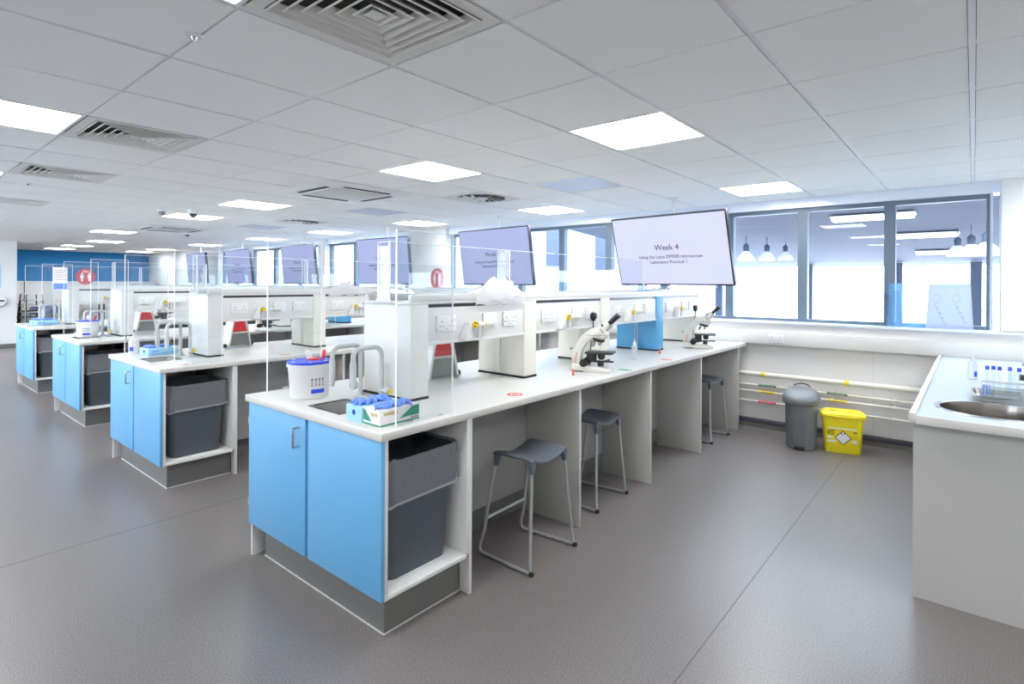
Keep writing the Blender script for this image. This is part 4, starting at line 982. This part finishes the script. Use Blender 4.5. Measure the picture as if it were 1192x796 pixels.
# sink counter on the right
SXc, SYc, SR = .075, 3.60, .215
def b_counter():
    r = empty('sink_counter', (.68, 3.22, 0)); ox, oy = -.68, -3.22
    m = MB(); z0, z1 = .845, .883; x0, x1, y0, y1 = -.232, 1.7, 3.222, 6.06; N = 48
    for zz in (z0, z1):
        circ = [m.bm.verts.new((SXc+ox+SR*math.cos(2*PI*k/N), SYc+oy+SR*math.sin(2*PI*k/N), zz)) for k in range(N)]
        outer = []
        for k in range(N):
            a = 2*PI*k/N; dx, dy = math.cos(a), math.sin(a); t = min(((x1-SXc)/dx if dx > 1e-6 else (x0-SXc)/dx if dx < -1e-6 else 1e9), ((y1-SYc)/dy if dy > 1e-6 else (y0-SYc)/dy if dy < -1e-6 else 1e9))
            outer.append((SXc+dx*t+ox, SYc+dy*t+oy))
        cs = [(x1+ox,y1+oy),(x0+ox,y1+oy),(x0+ox,y0+oy),(x1+ox,y0+oy)]
        ov = [m.bm.verts.new((p[0],p[1],zz)) for p in outer]
        def side(p): return 0 if abs(p[0]-x1-ox) < 1e-6 else 1 if abs(p[1]-y1-oy) < 1e-6 else 2 if abs(p[0]-x0-ox) < 1e-6 else 3
        for k in range(N):
            k2 = (k+1) % N; vs = [circ[k], ov[k]]; s0, s1 = side(outer[k]), side(outer[k2])
            while s0 != s1: vs.append(m.bm.verts.new((cs[s0][0], cs[s0][1], zz))); s0 = (s0+1) % 4
            m.bm.faces.new(vs+[ov[k2], circ[k2]])
    m.obj('counter_top', 'counter', r)
    e = MB(); e.box(x0+ox-.003, x0+ox+.024, y0+oy-.004, y1+oy, z0-.001, z1+.012, 0, .004); e.box(x0+ox+.0245, x1+ox, y0+oy-.006, y0+oy+.002, z0-.001, z1+.001, 0, .002); e.obj('counter_edge', 'edge', r)
    p = MB(); p.box(-.222+ox, 1.7+ox, 3.28+oy, 3.30+oy, 0, .844); p.obj('end_panel', 'grey', r)
    p = MB(); p.box(-.222+ox, -.204+ox, 3.3005+oy, 6.0+oy, 0, .844); p.obj('side_panel', 'white', r)
    p = MB(); p.box(-.20+ox, 1.7+ox, 6.0+oy, 6.02+oy, 0, .844); p.obj('back_panel', 'white', r)
    return props(r, 'grey-panelled counter with white top and round sink at the right edge', 'counter')
b_counter()
r = empty('round_sink', (SXc, SYc, .883)); m = MB()
m.lathe((0,0,0), [(SR+.02,.0005),(SR+.018,.004),(SR+.004,.005),(SR-.006,.001)], 56, cap0=False, cap1=False); m.obj('sink_rim', 'steel', r)
m = MB(); m.lathe((0,0,0), [(SR-.006,.001),(SR-.012,-.03),(SR-.018,-.14),(SR-.05,-.165),(.03,-.175)], 56, cap0=False); m.obj('bowl', 'bowlsteel', r)
m = MB(); m.lathe((0,0,-.174), [(.028,0),(.026,.003),(0,.003)], 20, cap0=False, cap1=False); m.obj('drain', 'chrome', r)
props(r, 'round stainless steel sink let into the right-hand counter', 'sink')
zc = .8834
inst('db3', b_bottle('clearpl', True), (-.005, 4.71, zc), 'clear dropper bottle with a blue label standing on the sink counter', 'bottle')
r = empty('steel_tray', (.165, 3.99, zc)); m = MB(); m.rings([rrect(0,0,0,.33,.27,.02), rrect(0,0,.03,.35,.29,.02), rrect(0,0,.03,.335,.275,.02), rrect(0,0,.004,.318,.258,.02)], smooth=False); m.obj('tray', 'steel', r)
props(r, 'shallow stainless steel tray holding glassware behind the round sink', 'tray')
zt = zc+.0045
r = empty('tube_rack', (.11, 3.97, zt)); m = MB()
for z in (.0, .055, .085): m.box(-.075, .10, -.03, .03, z, z+.004, 0, .001)
m.obj('shelves', 'clearpl', r); m = MB(); m.box(-.079, -.0755, -.03, .03, 0, .089); m.box(.1005, .104, -.03, .03, 0, .089); m.obj('end_plate', 'acryl', r)
m = MB()
for k in range(3): m.box(-.07+k*.012, -.064+k*.012, -.0315, -.0305, .02, .075)
m.obj('rack_print', 'glove', r); props(r, 'clear rack holding the blue-capped tubes on the steel tray', 'rack')
for k, x in enumerate((.058, .084, .108, .150, .186)):
    def b_tube():
        r = empty('test_tube'); m = MB(); m.lathe((0,0,0), [(.001,0),(.006,.002),(.008,.008),(.008,.155)], 14, cap0=False, cap1=False); m.obj('tube', 'labglass', r)
        c = MB(); c.lathe((0,0,.15), [(.0092,0),(.0092,.016),(.007,.020)], 14); c.obj('cap', 'royal', r); return r
    inst('ttube', b_tube, (x, 3.97+(.012 if k % 2 else -.004), zt+.0045), f'blue-capped glass tube, {ORD[k]} from the left in the clear rack', 'test tube', 'blue capped tubes')
r = empty('conical_flask', (.155, 3.90, zt)); m = MB(); m.lathe((0,0,0), [(0,0),(.042,0),(.044,.006),(.014,.125),(.013,.175),(.016,.178)], 28, cap0=False, cap1=False); m.obj('flask_body', 'labglass', r)
m = MB(); m.lathe((0,0,.1765), [(.0145,0),(.017,.001),(.0145,.003)], 24, cap0=False, cap1=False); m.obj('flask_lip', 'labglass', r); props(r, 'clear conical flask in front of the tube rack', 'flask')
for k, (x, y, h, rr) in enumerate(((.06, 3.905, .06, .03), (.25, 3.93, .09, .034))):
    r = empty('glass_beaker', (x, y, zt)); m = MB(); m.lathe((0,0,0), [(0,0),(rr,0),(rr,h),(rr+.003,h+.003)], 24, cap0=False, cap1=False); m.obj('beaker_body', 'labglass', r)
    props(r, ['small glass beaker at the left of the steel tray', 'taller glass beaker right of the conical flask'][k], 'beaker')
r = empty('counter_tap', (.33, 4.33, zc)); m = MB(); m.lathe((0,0,0), [(.028,0),(.026,.01),(.016,.02),(.015,.10)], 20); m.obj('tap_base', 'chrome', r)
m = MB(); m.tube([(0,0,.09),(0,0,.16)]+arc((0,0,.16),(0,0,.22),(-.04,-.05,.22))+[(-.10,-.12,.20),(-.115,-.14,.17)], .011, 12); m.obj('tap_spout', 'chrome', r)
m = MB(); m.cyl((-.02,.0,.075), (-.10,-.01,.085), .009); m.cyl((-.10,-.01,.085), (-.125,-.012,.087), .018); m.obj('tap_lever', 'black', r); props(r, 'chrome tap with black lever at the right edge of the sink counter', 'tap')

# far end of the room
def b_chair():
    r = empty('stacking_chair'); s = MB(); s.box(-.22, .22, -.22, .2, .44, .475, 0, .012); s.obj('seat', 'purple', r)
    b = MB(); b.box(-.21, .21, -.25, -.225, .62, .84, 0, .012); b.obj('backrest', 'purple', r)
    for sx in (-1, 1):
        m = MB(); m.tube([(sx*.225,-.26,.8),(sx*.225,-.22,.45),(sx*.225,-.25,.01)], .012, 8); m.obj('leg', 'dark', r)
        m = MB(); m.tube([(sx*.225,-.22,.435),(sx*.225,.19,.435),(sx*.225,.2,.42),(sx*.225,.21,.01)], .012, 8); m.obj('leg', 'dark', r)
    return r
for k, (x, y, z, l) in enumerate(((-18.6, 3.15, 0, 'purple-backed chair at the far end, right of the stacked metal frames'), (-19.3, 3.4, 0, 'purple-backed chair behind the front one at the far end'))):
    inst('chair', b_chair, (x, y, z), l, 'chair', 'purple chairs', -PI/2)
def b_sst():
    r = empty('metal_stool'); s = MB(); s.box(-.17, .17, -.17, .17, .60, .62, 0, .01); s.obj('seat', 'card', r)
    for sx in (-1, 1):
        for sy in (-1, 1): m = MB(); m.cyl((sx*.15, sy*.15, .6), (sx*.2, sy*.2, 0), .012, seg=8); m.obj('leg', 'dark', r)
    for z in (.2,):
        m = MB(); q = .185
        for a, b in (((-q,-q),(q,-q)),((q,-q),(q,q)),((q,q),(-q,q)),((-q,q),(-q,-q))): m.cyl((*a, z), (*b, z), .009, seg=8)
        m.obj('footrest', 'dark', r)
    return r
for k in range(5):
    inst('sst', b_sst, (-17.4, 2.72, k*.145), f'dark metal stool, {["bottom one","second up","third up","fourth up","topmost"][k]} of the stack beyond the white wall', 'stool', 'stacked metal stools', .2)
r = empty('side_table', (-20.1, 3.6, 0)); m = MB(); m.box(-.3, .3, -1.2, 1.2, .86, .9, 0, .004); m.obj('tabletop', 'top', r)
for y in (-1.15, 1.15):
    for x in (-.26, .26): m = MB(); m.box(x-.02, x+.02, y-.02, y+.02, 0, .8595); m.obj('leg', 'dark', r)
props(r, 'long white table against the far wall behind the purple chairs', 'table')
for y in (2.75, 3.07): struct(MB().box(XL, XL+.01, y-.012, y+.012, .9, 1.5), 'trim_7', 'facdark')
r = empty('soap_dispenser', (-16.485+.0, 2.02, 1.06)); m = MB(); m.lathe((0,0,0), [(.14,0),(.14,.08),(.11,.12)], 28, mtx=Matrix.Translation((.0,0,0)) @ Matrix.Rotation(PI/2, 4, 'Y')); m.obj('cover', 'plastic', r)
m = MB(); m.box(.1205, .123, -.01, .09, -.015, .02); m.obj('window_slot', 'scopedark', r); r.location.x = -16.4995; r.name = 'roll_dispenser'
props(r, 'round white dispenser on the left wall at the photo edge', 'dispenser')
r = empty('wall_poster', (-16.4995, 1.85, 1.35)); m = MB(); m.box(0, .004, 0, .22, 0, .5, 0, .001); m.obj('poster_sheet', 'cardblue', r); m = MB(); m.box(.004, .005, .02, .2, .4, .46); m.obj('poster_print', 'card', r); props(r, 'pale blue poster on the left wall at the photo edge', 'poster')

# ------------------------------------------------------------------ light
wd = bpy.data.worlds.new('sky'); S.world = wd; wd.use_nodes = True; nt = wd.node_tree
bg = nt.nodes['Background']; sky = nt.nodes.new('ShaderNodeTexSky')
try:
    sky.sky_type = 'HOSEK_WILKIE'; sky.sun_direction = (.3, -.75, .6); sky.turbidity = 6
except Exception: pass
mx = nt.nodes.new('ShaderNodeMix'); mx.data_type = 'RGBA'; mx.inputs[0].default_value = .9
nt.links.new(sky.outputs[0], mx.inputs[6]); mx.inputs[7].default_value = (.84, .92, 1, 1)
nt.links.new(mx.outputs[2], bg.inputs[0]); bg.inputs[1].default_value = 8
sun = bpy.data.lights.new('sun', 'SUN'); sun.energy = 4.5; sun.angle = .05; sun.color = (1, .98, .95); so = bpy.data.objects.new('sun', sun); C.objects.link(so)
so.rotation_euler = Vector((-.25, .4, -.88)).to_track_quat('-Z', 'Y').to_euler()
vs = S.view_settings; S.display_settings.display_device = 'sRGB'; vs.view_transform = 'Standard'; vs.look = 'None'; vs.gamma = 1; vs.use_curve_mapping = False; vs.exposure = .72
S.cycles.max_bounces = 10; S.cycles.diffuse_bounces = 5; S.cycles.glossy_bounces = 5; S.cycles.transmission_bounces = 6; S.cycles.transparent_max_bounces = 40
S.cycles.use_denoising = True; S.cycles.sample_clamp_indirect = 6; S.cycles.caustics_reflective = False; S.cycles.caustics_refractive = False
bpy.context.view_layer.update()
